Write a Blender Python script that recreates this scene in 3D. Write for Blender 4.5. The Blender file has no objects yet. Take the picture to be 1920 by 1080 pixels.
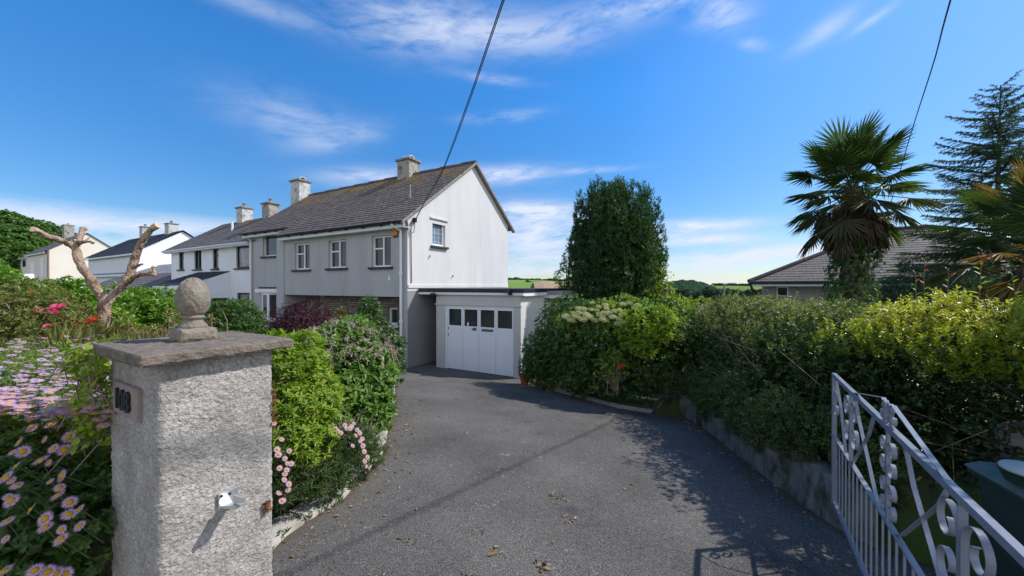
import bpy, bmesh, math, random
import numpy as np
from mathutils import Vector, Matrix, noise

scene = bpy.context.scene
COL = scene.collection
rng = np.random.default_rng(11)
random.seed(5)
R = math.radians

# ------------------------------------------------------------------ camera
F_PX, HOR, CZ = 693.0, 537.0, 1.6          # focal length and horizon row of the 1920 px frame, eye height
cam_d = bpy.data.cameras.new('camera')
cam = bpy.data.objects.new('camera', cam_d); COL.objects.link(cam)
cam_d.sensor_width = 36.0; cam_d.lens = 36.0 * F_PX / 1920.0
cam_d.clip_start = 0.05; cam_d.clip_end = 6000.0
cam.location = (0, 0, CZ)
cam.rotation_euler = (R(90) - math.atan((540 - HOR) / F_PX), 0, 0)
scene.camera = cam

# ------------------------------------------------------------------ sun, sky, exposure
SUN = Vector((0.93, 0.18, 0.96)).normalized()
SUN_EL = math.asin(SUN.z); SUN_AZ = math.atan2(SUN.x, SUN.y)
sd = bpy.data.lights.new('sun', 'SUN'); sd.energy = 2.7; sd.angle = R(0.53); sd.color = (1.0, 0.955, 0.89)
so = bpy.data.objects.new('sun', sd); COL.objects.link(so)
so.rotation_euler = (-SUN).to_track_quat('-Z', 'Y').to_euler()
so.location = (20, 0, 30)
vs = scene.view_settings
vs.view_transform = 'Standard'; vs.look = 'None'; vs.gamma = 1.0; vs.exposure = 0.8; vs.use_curve_mapping = False
scene.cycles.max_bounces = 6; scene.cycles.transparent_max_bounces = 8
scene.cycles.diffuse_bounces = 3; scene.cycles.glossy_bounces = 2; scene.cycles.transmission_bounces = 3

world = bpy.data.worlds.new('World'); scene.world = world; world.use_nodes = True
nt = world.node_tree; N = nt.nodes; LK = nt.links
N.clear()
def wn(t, **kw):
    n = N.new(t)
    for k, v in kw.items(): setattr(n, k, v)
    return n
def wm(op, a, b=None, c=None, clamp=False):
    n = wn('ShaderNodeMath', operation=op, use_clamp=clamp)
    for i, x in enumerate((a, b, c)):
        if x is None: continue
        if isinstance(x, (int, float)): n.inputs[i].default_value = x
        else: LK.new(x, n.inputs[i])
    return n.outputs[0]
out = wn('ShaderNodeOutputWorld'); bg = wn('ShaderNodeBackground'); bg.inputs['Strength'].default_value = 0.15
sky = wn('ShaderNodeTexSky', sky_type='NISHITA'); sky.sun_disc = False
sky.sun_elevation = SUN_EL; sky.sun_rotation = SUN_AZ
sky.air_density = 0.9; sky.dust_density = 0.1; sky.ozone_density = 3.0; sky.altitude = 60
hs = wn('ShaderNodeHueSaturation'); hs.inputs['Saturation'].default_value = 1.33; hs.inputs['Value'].default_value = 0.80
hs.inputs['Hue'].default_value = 0.502
LK.new(sky.outputs[0], hs.inputs['Color'])
tc = wn('ShaderNodeTexCoord'); sp = wn('ShaderNodeSeparateXYZ'); LK.new(tc.outputs['Generated'], sp.inputs[0])
AZ = wm('ARCTAN2', sp.outputs[0], sp.outputs[1]); EL = wm('ARCSINE', sp.outputs[2])
LK.new(wm('ADD', wm('MULTIPLY', wm('MULTIPLY', EL, 2.1, clamp=True), .45), .41), hs.inputs['Value'])
def azel(px, py):
    x = (px - 960) / F_PX; z = (HOR - py) / F_PX
    return math.atan(x), math.atan(z / math.hypot(1, x))
cv = wn('ShaderNodeCombineXYZ'); LK.new(wm('MULTIPLY', AZ, 2.6), cv.inputs[0]); LK.new(wm('MULTIPLY', EL, 9.0), cv.inputs[1])
n1 = wn('ShaderNodeTexNoise'); n1.inputs['Scale'].default_value = 1.35; n1.inputs['Detail'].default_value = 9
n1.inputs['Roughness'].default_value = 0.66; n1.inputs['Distortion'].default_value = 0.55
LK.new(cv.outputs[0], n1.inputs['Vector'])
cv2 = wn('ShaderNodeCombineXYZ'); LK.new(wm('ADD', wm('MULTIPLY', AZ, 5.0), wm('MULTIPLY', EL, 6.0)), cv2.inputs[0])
LK.new(wm('ADD', wm('MULTIPLY', EL, 22.0), wm('MULTIPLY', AZ, -4.0)), cv2.inputs[1])
n2 = wn('ShaderNodeTexNoise'); n2.inputs['Scale'].default_value = 1.5; n2.inputs['Detail'].default_value = 8
n2.inputs['Roughness'].default_value = 0.62; n2.inputs['Distortion'].default_value = 0.4
LK.new(cv2.outputs[0], n2.inputs['Vector'])
# cirrus patches by direction on the sky: (px, py, half width, half height, strength, tilt)
CLOUDS = [(800, 50, 150, 58, .86, -.05), (1000, 70, 130, 34, .66, .05), (1230, 4, 200, 30, .8, .0), (1350, 30, 50, 30, 1.0, .2),
          (545, 222, 110, 42, .45, .05), (640, 258, 80, 22, .5, -.35), (470, 10, 120, 20, .4, 0),
          (700, 332, 90, 17, .85, -.12), (940, 328, 95, 16, 1.2, -.05), (945, 219, 65, 10, .65, -.1), (930, 150, 60, 9, .5, .1),
          (1545, 58, 60, 20, .55, -.25), (1640, 34, 50, 10, .5, -.3), (1412, 86, 28, 12, .6, .35),
          (1010, 440, 120, 46, 1.35, .03), (1000, 396, 110, 15, 1.3, .06), (1310, 424, 95, 11, 1.6, .02), (1300, 450, 115, 11, 1.6, .03),
          (1390, 483, 200, 15, 1.7, -.05), (1105, 320, 70, 6, .6, 0), (1000, 500, 130, 24, .7, 0)]
acc = None
for px, py, hw, hh, st, tilt in CLOUDS:
    a0, e0 = azel(px, py); a1, _ = azel(px + hw, py); _, e1 = azel(px, py - hh)
    da = wm('MULTIPLY_ADD', AZ, 1.0 / (a1 - a0), -a0 / (a1 - a0))
    de = wm('MULTIPLY_ADD', EL, 1.0 / (e1 - e0), -e0 / (e1 - e0))
    de = wm('MULTIPLY_ADD', da, tilt * hw / hh, de)
    d2 = wm('MULTIPLY_ADD', da, da, wm('MULTIPLY', de, de))
    g = wm('MULTIPLY', wm('POWER', 2.718, wm('MULTIPLY', d2, -1.0)), st)
    acc = g if acc is None else wm('ADD', acc, g)
# a long low bank on the left: azimuth west of the house, up to about 9 degrees
a_r, e_t = azel(520, 352)
bank = wm('MULTIPLY', wm('MULTIPLY_ADD', EL, -26.0, 26.0 * 0.150, clamp=True), wm('MULTIPLY_ADD', AZ, -7.0, -7.0 * 0.40, clamp=True))
acc = wm('ADD', acc, wm('MULTIPLY', bank, 1.25))
low = wm('MULTIPLY', wm('MULTIPLY_ADD', EL, -11.0, 1.0, clamp=True), 0.62)
acc = wm('ADD', acc, low)
# unseen brighter cloud added behind the viewer as neutral fill for the shaded front
rear = wm('MULTIPLY', wm('MULTIPLY_ADD', sp.outputs[1], -3.0, -0.25, clamp=True), wm('MULTIPLY_ADD', EL, -2.0, 2.0, clamp=True))
acc = wm('ADD', acc, wm('MULTIPLY', rear, 1.25))
veil = wm('MULTIPLY', wm('MULTIPLY_ADD', AZ, 1.1, -0.30, clamp=True), 0.20)
tex = wm('ADD', wm('MULTIPLY', n1.outputs[0], 1.5), wm('MULTIPLY', n2.outputs[0], 1.3))     # about 1.4
cl = wm('MULTIPLY', acc, wm('MULTIPLY_ADD', tex, 1.9, -1.9, clamp=True))
cl = wm('ADD', wm('MULTIPLY', wm('MULTIPLY', cl, 0.78, clamp=True), 0.93), veil, clamp=True)
mixc = wn('ShaderNodeMixRGB'); LK.new(cl, mixc.inputs[0]); LK.new(hs.outputs[0], mixc.inputs[1])
ccol = wn('ShaderNodeMixRGB'); LK.new(wm('MULTIPLY', rear, 1.0, clamp=True), ccol.inputs[0]); ccol.inputs[1].default_value = (3.1, 3.35, 4.0, 1); ccol.inputs[2].default_value = (5.0, 4.85, 4.75, 1)
LK.new(ccol.outputs[0], mixc.inputs[2])
LK.new(mixc.outputs[0], bg.inputs['Color']); LK.new(bg.outputs[0], out.inputs['Surface'])

# ------------------------------------------------------------------ materials
def mat_new(name):
    m = bpy.data.materials.new(name); m.use_nodes = True
    t = m.node_tree; b = t.nodes['Principled BSDF']
    return m, t, b
def nd(t, typ, inputs=None, **kw):
    n = t.nodes.new(typ)
    for k, v in kw.items(): setattr(n, k, v)
    for k, v in (inputs or {}).items():
        if hasattr(v, 'links') or isinstance(v, bpy.types.NodeSocket): t.links.new(v, n.inputs[k])
        else: n.inputs[k].default_value = v
    return n
def ramp(t, fac, stops):
    r = t.nodes.new('ShaderNodeValToRGB'); e = r.color_ramp.elements
    while len(e) < len(stops): e.new(0.5)
    for i, (p, c) in enumerate(stops):
        e[i].position = p; e[i].color = (c[0], c[1], c[2], 1)
    t.links.new(fac, r.inputs[0]); return r.outputs[0]
def mixrgb(t, fac, a, b, mode='MIX'):
    n = t.nodes.new('ShaderNodeMixRGB'); n.blend_type = mode
    for i, x in enumerate((fac, a, b)):
        if isinstance(x, bpy.types.NodeSocket): t.links.new(x, n.inputs[i])
        elif isinstance(x, (int, float)): n.inputs[i].default_value = x
        else: n.inputs[i].default_value = (x[0], x[1], x[2], 1)
    return n.outputs[0]
def surf(name, c1, c2, scale=6.0, rough=.8, bump=.2, bscale=60.0, bdist=.01, metal=0.0, spec=.3, detail=6, c3=None, c3scale=1.2, c3at=(.55, .7), stretch=None):
    """two-tone noise surface with bump and optional larger stains"""
    m, t, b = mat_new(name)
    tcn = nd(t, 'ShaderNodeTexCoord'); co = tcn.outputs['Object']
    if stretch: co = nd(t, 'ShaderNodeMapping', {'Vector': co, 'Scale': stretch}).outputs[0]
    nz = nd(t, 'ShaderNodeTexNoise', {'Vector': co, 'Scale': scale, 'Detail': detail, 'Roughness': .6})
    col = ramp(t, nz.outputs[0], [(.3, c1), (.7, c2)])
    if c3 is not None:
        n3 = nd(t, 'ShaderNodeTexNoise', {'Vector': co, 'Scale': c3scale, 'Detail': 7, 'Roughness': .65})
        f = ramp(t, n3.outputs[0], [(c3at[0], (0, 0, 0)), (c3at[1], (1, 1, 1))])
        col = mixrgb(t, f, col, c3)
    t.links.new(col, b.inputs['Base Color'])
    b.inputs['Roughness'].default_value = rough; b.inputs['Metallic'].default_value = metal
    b.inputs['Specular IOR Level'].default_value = spec
    if bump:
        nb = nd(t, 'ShaderNodeTexNoise', {'Vector': co, 'Scale': bscale, 'Detail': 5, 'Roughness': .6})
        bp = nd(t, 'ShaderNodeBump', {'Height': nb.outputs[0], 'Strength': bump, 'Distance': bdist})
        t.links.new(bp.outputs[0], b.inputs['Normal'])
    return m
def leaf_mat(name, cols, trans=.35, rough=.45, spec=.35, tint=(1.3, 1.35, .7)):
    """leaf colour picked per leaf from the 'rnd' attribute; part of the light passes through the blade"""
    m, t, b = mat_new(name)
    a = nd(t, 'ShaderNodeAttribute', attribute_name='rnd')
    k = len(cols); col = ramp(t, a.outputs['Fac'], [(i / max(1, k - 1), c) for i, c in enumerate(cols)])
    t.links.new(col, b.inputs['Base Color']); b.inputs['Roughness'].default_value = rough
    b.inputs['Specular IOR Level'].default_value = spec
    tr = nd(t, 'ShaderNodeBsdfTranslucent', {'Color': mixrgb(t, 1.0, col, tint, 'MULTIPLY')})
    mx = nd(t, 'ShaderNodeMixShader'); mx.inputs[0].default_value = trans
    o = t.nodes['Material Output']
    t.links.new(b.outputs[0], mx.inputs[1]); t.links.new(tr.outputs[0], mx.inputs[2]); t.links.new(mx.outputs[0], o.inputs['Surface'])
    return m
def tile_mat(name, ca, cb, mortar, w, h, moss=None, mossamt=(.5, .62), ridge=None, rough=.75):
    """tiles laid in UV metres: u along the eaves, v down the slope"""
    m, t, b = mat_new(name)
    uv = nd(t, 'ShaderNodeUVMap')
    br = nd(t, 'ShaderNodeTexBrick', {'Vector': uv.outputs[0], 'Scale': 1.0, 'Brick Width': w, 'Row Height': h, 'Mortar Size': .008,
            'Color1': (*ca, 1), 'Color2': (*cb, 1), 'Mortar': (*mortar, 1), 'Bias': 0.0})
    nz = nd(t, 'ShaderNodeTexNoise', {'Vector': uv.outputs[0], 'Scale': 7.0, 'Detail': 7, 'Roughness': .7})
    col = mixrgb(t, .75, br.outputs[0], ramp(t, nz.outputs[0], [(.25, (.45, .43, .42)), (.75, (1.5, 1.45, 1.4))]), 'MULTIPLY')
    if moss:
        n3 = nd(t, 'ShaderNodeTexNoise', {'Vector': uv.outputs[0], 'Scale': 1.1, 'Detail': 9, 'Roughness': .72})
        sx = nd(t, 'ShaderNodeSeparateXYZ', {'Vector': uv.outputs[0]})
        k = nd(t, 'ShaderNodeMath', {0: sx.outputs[1], 1: -.075, 2: .16}, operation='MULTIPLY_ADD')
        f = nd(t, 'ShaderNodeMath', {0: n3.outputs[0], 1: k.outputs[0]}, operation='ADD')
        col = mixrgb(t, ramp(t, f.outputs[0], [(mossamt[0], (0, 0, 0)), (mossamt[1], (.85, .85, .85))]), col, moss)
    t.links.new(col, b.inputs['Base Color']); b.inputs['Roughness'].default_value = rough; b.inputs['Specular IOR Level'].default_value = .25
    bp = nd(t, 'ShaderNodeBump', {'Height': mixrgb(t, .5, br.outputs[1], nz.outputs[0]), 'Strength': .5, 'Distance': .015}); 
    t.links.new(bp.outputs[0], b.inputs['Normal'])
    return m

M = {}
M['grey_render'] = surf('grey painted render', (.415, .42, .425), (.465, .47, .475), 1.5, .85, .25, 90, .004, c3=(.33, .33, .315), c3scale=1.8, c3at=(.5, .82), stretch=(1, 1, .16))
M['passage_shade_render'] = surf('shade toned passage render', (.22, .225, .24), (.27, .275, .29), 1.5, .85, .25, 90, .004)  # white wall under the gable, its passage shade put into the colour
M['white_render'] = surf('white painted render', (.60, .60, .61), (.69, .69, .69), 1.3, .85, .3, 45, .012, c3=(.54, .53, .515), c3scale=1.6, c3at=(.52, .85), stretch=(1, 1, .22))
M['white_wall'] = surf('white wall paint', (.74, .76, .80), (.80, .82, .85), 1.0, .85, .2, 60, .004)
M['cream_wall'] = surf('cream wall paint', (.74, .68, .58), (.80, .74, .64), .5, .85, 0)
M['garage_render'] = surf('pale grey render', (.50, .495, .49), (.56, .555, .55), 1.6, .85, .25, 80, .004, c3=(.42, .42, .40), c3scale=1.4, c3at=(.58, .8))
M['white_paint'] = surf('white gloss paint', (.74, .78, .84), (.80, .83, .88), 2.0, .45, .08, 20, .004, spec=.4)
M['white_upvc'] = surf('white plastic', (.78, .79, .80), (.82, .82, .83), 3.0, .35, 0, spec=.5)
M['black_paint'] = surf('black paint', (.018, .020, .026), (.03, .032, .04), 4.0, .5, .1, 40, .003)
M['slate_sill'] = surf('dark slate sill', (.035, .037, .045), (.06, .062, .07), 9.0, .6, .2, 30, .005)
M['dark_void'] = surf('dark interior', (.012, .013, .016), (.02, .021, .024), 2.0, .9, 0)
M['concrete'] = surf('weathered concrete', (.20, .19, .175), (.34, .325, .30), 9.0, .9, .6, 70, .012, c3=(.12, .115, .10), c3scale=3.0, c3at=(.52, .7))
M['chimney'] = surf('stained chimney render', (.34, .32, .28), (.50, .48, .44), 4.0, .9, .4, 40, .012, c3=(.14, .12, .09), c3scale=4.0, c3at=(.45, .62))
M['chimney_white'] = surf('white chimney render', (.50, .50, .495), (.63, .63, .62), 4.0, .9, .4, 40, .012, c3=(.27, .26, .23), c3scale=3.5, c3at=(.48, .66))
M['tile'] = tile_mat('weathered slate tiles', (.215, .185, .168), (.138, .12, .11), (.034, .03, .028), .26, .17, moss=(.30, .195, .045), mossamt=(.56, .70))
M['tile_far'] = tile_mat('grey roof tiles', (.20, .185, .176), (.148, .138, .132), (.05, .047, .045), .3, .2, moss=(.27, .18, .06), mossamt=(.60, .75))
M['tile_dark'] = tile_mat('dark roof slates', (.05, .052, .06), (.035, .037, .044), (.015, .015, .018), .3, .2)
M['tile_pale'] = tile_mat('pale grey slates', (.32, .34, .36), (.25, .27, .29), (.15, .16, .17), .4, .22)
M['tile_mid'] = tile_mat('brown grey tiles', (.19, .175, .165), (.13, .12, .115), (.05, .048, .048), .34, .22)
M['metal_galv'] = surf('galvanised steel', (.55, .58, .60), (.72, .75, .77), 20.0, .35, .15, 60, .002, metal=.7, spec=.5)
M['gate_paint'] = surf('pale grey gate paint', (.19, .215, .255), (.255, .285, .335), 14.0, .38, .3, 50, .003, spec=.5, c3=(.17, .19, .225), c3scale=11, c3at=(.58, .72))
M['bin'] = surf('dark green plastic', (.012, .035, .03), (.022, .05, .042), 5.0, .5, .15, 120, .002, spec=.4)
M['pale_plastic'] = surf('chalky pale plastic', (.40, .46, .42), (.54, .58, .54), 8.0, .6, .1, 60, .003)
M['bin_lid'] = surf('weathered green plastic lid', (.07, .115, .10), (.12, .165, .145), 7.0, .6, .15, 90, .002)
M['rubber'] = surf('black rubber', (.012, .012, .012), (.02, .02, .02), 8.0, .7, .1, 60, .002)
M['orange'] = surf('orange plastic', (.60, .22, .03), (.66, .27, .05), 5, .5, 0)
M['terracotta'] = surf('terracotta', (.42, .10, .05), (.50, .14, .07), 8, .8, .2, 60, .003)
M['cable'] = surf('black cable', (.012, .014, .02), (.02, .022, .03), 5, .5, 0)
M['bark'] = surf('pruned bark', (.30, .20, .14), (.56, .42, .31), 16.0, .9, 1.0, 45, .03, c3=(.20, .12, .085), c3scale=13, c3at=(.5, .62), stretch=(1, 1, .45))
M['bark_dark'] = surf('dark bark', (.07, .055, .042), (.13, .10, .08), 12.0, .9, .5, 30, .02)
M['cut_wood'] = surf('cut wood', (.52, .38, .25), (.62, .47, .33), 12.0, .8, .1, 30, .004)
M['twig'] = surf('grey brown twig', (.17, .13, .09), (.28, .22, .16), 20.0, .85, 0)
M['dry'] = surf('dry flower stems', (.42, .33, .24), (.55, .45, .36), 20.0, .85, 0)
M['palm_trunk'] = surf('fibrous palm trunk', (.05, .04, .03), (.11, .085, .06), 14.0, .95, .9, 30, .05, stretch=(1, 1, .2))
M['red_clay'] = surf('red clay pot', (.34, .15, .10), (.42, .2, .14), 6, .8, 0)
M['yellow_door'] = surf('pale green door paint', (.50, .55, .46), (.56, .60, .52), 3, .5, 0)
M['van_white'] = surf('white vehicle paint', (.80, .80, .80), (.84, .84, .84), 1, .25, 0, spec=.5)

def glass(name, c, rough=.04):
    m, t, b = mat_new(name); b.inputs['Base Color'].default_value = (*c, 1); b.inputs['Roughness'].default_value = rough
    b.inputs['Specular IOR Level'].default_value = .55
    co = nd(t, 'ShaderNodeTexCoord').outputs['Object']
    nz = nd(t, 'ShaderNodeTexNoise', {'Vector': co, 'Scale': 2.3, 'Detail': 3})
    t.links.new(ramp(t, nz.outputs[0], [(.35, [x * .6 for x in c]), (.7, [x * 1.7 for x in c])]), b.inputs['Base Color'])
    return m
M['glass'] = glass('window glass', (.028, .034, .042))
M['glass_curtain'] = glass('curtained glass', (.16, .165, .18))
M['glass_blue'] = glass('leaded glass', (.10, .15, .22))
M['glass_door'] = glass('dusty garage glass', (.032, .038, .042), .16)

# rough-cast pillar: pale and dark pebbles
m, t, b = mat_new('rough cast render'); co = nd(t, 'ShaderNodeTexCoord').outputs['Object']
vo = nd(t, 'ShaderNodeTexVoronoi', {'Vector': co, 'Scale': 150.0})
n_a = nd(t, 'ShaderNodeTexNoise', {'Vector': co, 'Scale': 5.0, 'Detail': 6, 'Roughness': .65})
n_b = nd(t, 'ShaderNodeTexNoise', {'Vector': co, 'Scale': 95.0, 'Detail': 4, 'Roughness': .7})
col = ramp(t, n_b.outputs[0], [(.28, (.17, .155, .14)), (.46, (.385, .365, .34)), (.70, (.58, .555, .525))])
col = mixrgb(t, ramp(t, n_a.outputs[0], [(.42, (0, 0, 0)), (.72, (.75, .75, .75))]), col, (.17, .165, .145))
n_c = nd(t, 'ShaderNodeTexNoise', {'Vector': co, 'Scale': 14.0, 'Detail': 3})
col = mixrgb(t, ramp(t, n_c.outputs[0], [(.68, (0, 0, 0)), (.78, (.6, .6, .6))]), col, (.40, .30, .14))
t.links.new(col, b.inputs['Base Color']); b.inputs['Roughness'].default_value = .95; b.inputs['Specular IOR Level'].default_value = .1
bp = nd(t, 'ShaderNodeBump', {'Height': mixrgb(t, .5, vo.outputs['Distance'], n_b.outputs[0]), 'Strength': .8, 'Distance': .006})
t.links.new(bp.outputs[0], b.inputs['Normal']); M['roughcast'] = m
M['cap'] = surf('brown concrete cap', (.13, .105, .085), (.24, .20, .165), 22.0, .95, .9, 110, .008, c3=(.28, .22, .15), c3scale=12, c3at=(.6, .72))
M['finial'] = surf('lichen covered stone', (.19, .165, .13), (.31, .275, .225), 14.0, .95, .9, 75, .01, c3=(.42, .39, .33), c3scale=9, c3at=(.56, .66))
M['plaque'] = surf('pinkish stone plaque', (.24, .20, .18), (.33, .28, .25), 12, .9, .4, 60, .004)
M['oldwall'] = surf('mossy rendered wall', (.10, .10, .092), (.23, .225, .215), 6.0, .95, .7, 50, .02, c3=(.045, .055, .035), c3scale=4.0, c3at=(.47, .6), stretch=(1, 1, .5))

# asphalt: aggregate speckle, worn paler and darker patches, lichen spots
m, t, b = mat_new('worn tarmac'); co = nd(t, 'ShaderNodeTexCoord').outputs['Object']
na = nd(t, 'ShaderNodeTexNoise', {'Vector': co, 'Scale': 120.0, 'Detail': 4, 'Roughness': .85})
vb = nd(t, 'ShaderNodeTexVoronoi', {'Vector': co, 'Scale': 95.0})
nb = nd(t, 'ShaderNodeTexNoise', {'Vector': co, 'Scale': .75, 'Detail': 7, 'Roughness': .6})
nc = nd(t, 'ShaderNodeTexNoise', {'Vector': co, 'Scale': 4.6, 'Detail': 5, 'Roughness': .55})
ne = nd(t, 'ShaderNodeTexNoise', {'Vector': co, 'Scale': 24.0, 'Detail': 4, 'Roughness': .7})
col = ramp(t, na.outputs[0], [(.36, (.038, .036, .032)), (.5, (.104, .098, .090)), (.66, (.29, .275, .252))])
col = mixrgb(t, 1.0, col, ramp(t, nb.outputs[0], [(.33, (.72, .72, .73)), (.66, (1.22, 1.2, 1.18))]), 'MULTIPLY')
col = mixrgb(t, 1.0, col, ramp(t, ne.outputs[0], [(.3, (.90, .90, .90)), (.7, (1.1, 1.1, 1.09))]), 'MULTIPLY')
sp1 = nd(t, 'ShaderNodeMath', {0: nc.outputs[0], 1: ne.outputs[0]}, operation='MULTIPLY')
col = mixrgb(t, ramp(t, sp1.outputs[0], [(.385, (0, 0, 0)), (.42, (.6, .6, .6))]), col, (.34, .31, .26))
ng = nd(t, 'ShaderNodeTexNoise', {'Vector': co, 'Scale': 1.9, 'Detail': 6, 'Roughness': .65})
col = mixrgb(t, ramp(t, ng.outputs[0], [(.60, (0, 0, 0)), (.70, (.55, .55, .55))]), col, (.045, .043, .042))
ea = nd(t, 'ShaderNodeAttribute', attribute_name='rnd')
em = nd(t, 'ShaderNodeMath', {0: ea.outputs['Fac'], 1: nd(t, 'ShaderNodeMath', {0: nc.outputs[0], 1: .5}, operation='SUBTRACT').outputs[0]}, operation='ADD')
col = mixrgb(t, ramp(t, em.outputs[0], [(.45, (0, 0, 0)), (.85, (.8, .8, .8))]), col, mixrgb(t, ne.outputs[0], (.055, .045, .028), (.16, .12, .085)))
t.links.new(col, b.inputs['Base Color']); b.inputs['Roughness'].default_value = .9; b.inputs['Specular IOR Level'].default_value = .12
bp = nd(t, 'ShaderNodeBump', {'Height': mixrgb(t, .5, vb.outputs['Distance'], na.outputs[0]), 'Strength': .55, 'Distance': .006})
t.links.new(bp.outputs[0], b.inputs['Normal']); M['tarmac'] = m
M['soil'] = surf('garden soil and grass', (.05, .045, .022), (.07, .085, .025), 5.0, .95, .5, 30, .03, c3=(.06, .10, .02), c3scale=.7, c3at=(.45, .6))
M['kerb'] = surf('pale kerb stone', (.30, .28, .25), (.46, .43, .39), 8.0, .95, .6, 50, .012, c3=(.20, .18, .14), c3scale=3.5, c3at=(.5, .68))

# slate stone cladding
m, t, b = mat_new('slate stone cladding'); uv = nd(t, 'ShaderNodeUVMap')
wz = nd(t, 'ShaderNodeTexNoise', {'Vector': uv.outputs[0], 'Scale': 4.0, 'Detail': 3})
wv = nd(t, 'ShaderNodeVectorMath', {0: uv.outputs[0], 1: nd(t, 'ShaderNodeVectorMath', {0: wz.outputs['Color'], 'Scale': .05}, operation='SCALE').outputs[0]}, operation='ADD')
br = nd(t, 'ShaderNodeTexBrick', {'Vector': wv.outputs[0], 'Scale': 1.0, 'Brick Width': .34, 'Row Height': .075, 'Mortar Size': .009,
        'Color1': (.25, .20, .165, 1), 'Color2': (.11, .10, .10, 1), 'Mortar': (.016, .015, .014, 1)}, offset_frequency=2, squash=.6, squash_frequency=3)
n_s = nd(t, 'ShaderNodeTexNoise', {'Vector': uv.outputs[0], 'Scale': 11.0, 'Detail': 6, 'Roughness': .7})
col = mixrgb(t, .9, br.outputs[0], ramp(t, n_s.outputs[0], [(.3, (.5, .48, .46)), (.72, (1.9, 1.75, 1.6))]), 'MULTIPLY')
t.links.new(col, b.inputs['Base Color']); b.inputs['Roughness'].default_value = .85
bp = nd(t, 'ShaderNodeBump', {'Height': mixrgb(t, .4, br.outputs[1], n_s.outputs[0]), 'Strength': .9, 'Distance': .03}); bp.invert = True
t.links.new(bp.outputs[0], b.inputs['Normal']); M['stone'] = m

LF = {}
LF['hedge_dark'] = leaf_mat('mixed hedge leaf', [(.034, .072, .022), (.058, .11, .03), (.10, .14, .045), (.14, .145, .065)], .32, .45, .3)
LF['privet'] = leaf_mat('golden privet leaf', [(.08, .14, .014), (.20, .28, .022), (.40, .44, .04), (.46, .45, .07)], .46, .35, .4)
LF['viburnum'] = leaf_mat('viburnum leaf', [(.04, .092, .024), (.07, .15, .034), (.13, .23, .045)], .38, .4, .4)
LF['lime'] = leaf_mat('lime green leaf', [(.10, .19, .018), (.19, .31, .028), (.31, .42, .045), (.40, .44, .07)], .42, .4, .4)
LF['hydrangea'] = leaf_mat('hydrangea leaf', [(.075, .15, .026), (.13, .24, .04), (.19, .31, .065)], .40, .4, .4)
LF['hydrangea_dry'] = leaf_mat('dry flowerhead scraps', [(.34, .26, .20), (.45, .36, .30), (.52, .46, .42)], .2, .8, .1, (1, 1, 1))
LF['laurel'] = leaf_mat('laurel leaf', [(.08, .17, .018), (.16, .30, .03), (.27, .42, .05)], .42, .3, .5)
LF['daisy'] = leaf_mat('seaside daisy leaf', [(.042, .10, .026), (.08, .16, .038), (.14, .23, .065)], .36, .45, .35)
LF['lavender'] = leaf_mat('narrow grey green leaf', [(.06, .10, .035), (.10, .16, .055), (.17, .22, .08)], .35, .5, .3)
LF['bed'] = leaf_mat('sunny narrow leaf', [(.13, .20, .05), (.23, .31, .08), (.36, .43, .14)], .42, .5, .3)
LF['grass'] = leaf_mat('tall dry grass', [(.17, .20, .05), (.30, .30, .10), (.42, .38, .17)], .4, .5, .2)
LF['lawn'] = leaf_mat('lawn grass', [(.05, .11, .018), (.09, .17, .025), (.13, .2, .04)], .4, .5, .2)
LF['rose'] = leaf_mat('rose leaf', [(.10, .15, .03), (.21, .22, .06), (.31, .26, .10)], .40, .45, .3)
LF['yew'] = leaf_mat('yew needles', [(.020, .060, .026), (.042, .10, .034), (.11, .19, .05)], .3, .5, .3)
LF['spruce'] = leaf_mat('spruce needles', [(.035, .075, .045), (.055, .11, .055), (.095, .16, .065)], .3, .5, .3)
LF['tree'] = leaf_mat('broadleaf tree leaf', [(.045, .11, .02), (.08, .17, .03), (.14, .24, .045)], .34, .5, .3)
LF['farwood'] = leaf_mat('far woodland leaf', [(.026, .055, .032), (.036, .075, .036), (.05, .09, .042)], .15, .6, .2)
LF['ivy'] = leaf_mat('ivy leaf', [(.035, .082, .02), (.065, .13, .03), (.14, .22, .05)], .36, .35, .5)
LF['acer'] = leaf_mat('purple maple leaf', [(.035, .008, .016), (.07, .013, .028), (.10, .025, .04)], .25, .45, .3, (1.3, .8, .8))
LF['red'] = leaf_mat('red young leaf', [(.35, .06, .03), (.42, .12, .04), (.34, .25, .05)], .45, .4, .4, (1.2, .9, .6))
LF['palm'] = leaf_mat('palm frond', [(.035, .075, .022), (.06, .11, .03), (.11, .16, .045)], .32, .35, .45)
LF['palm_dull'] = leaf_mat('browning palm frond', [(.05, .07, .03), (.10, .10, .045), (.17, .15, .07)], .3, .45, .4)
LF['palm_dead'] = leaf_mat('dead palm frond', [(.12, .10, .075), (.20, .165, .12), (.31, .25, .18)], .22, .7, .2, (1, .95, .8))
LF['palm_gold'] = leaf_mat('yellowing palm frond', [(.12, .12, .03), (.26, .19, .05), (.42, .26, .08)], .4, .5, .3, (1.2, 1, .6))
LF['dead'] = leaf_mat('fallen dry leaf', [(.16, .10, .05), (.28, .19, .10), (.40, .32, .2)], .15, .8, .1, (1, 1, 1))
LF['petal'] = leaf_mat('pale lilac petal', [(.58, .33, .55), (.68, .44, .63), (.76, .55, .70)], .3, .6, .2, (1, 1, 1))
LF['disc'] = leaf_mat('yellow flower disc', [(.48, .30, .02), (.60, .38, .03)], .1, .8, .1, (1, 1, 1))
LF['cream'] = leaf_mat('cream flower head', [(.50, .52, .16), (.62, .62, .30), (.74, .72, .50)], .25, .7, .1, (1, 1, .9))
LF['pink'] = leaf_mat('rose petals', [(.55, .03, .10), (.68, .07, .16), (.72, .22, .30)], .3, .6, .2, (1, 1, 1))
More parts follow.
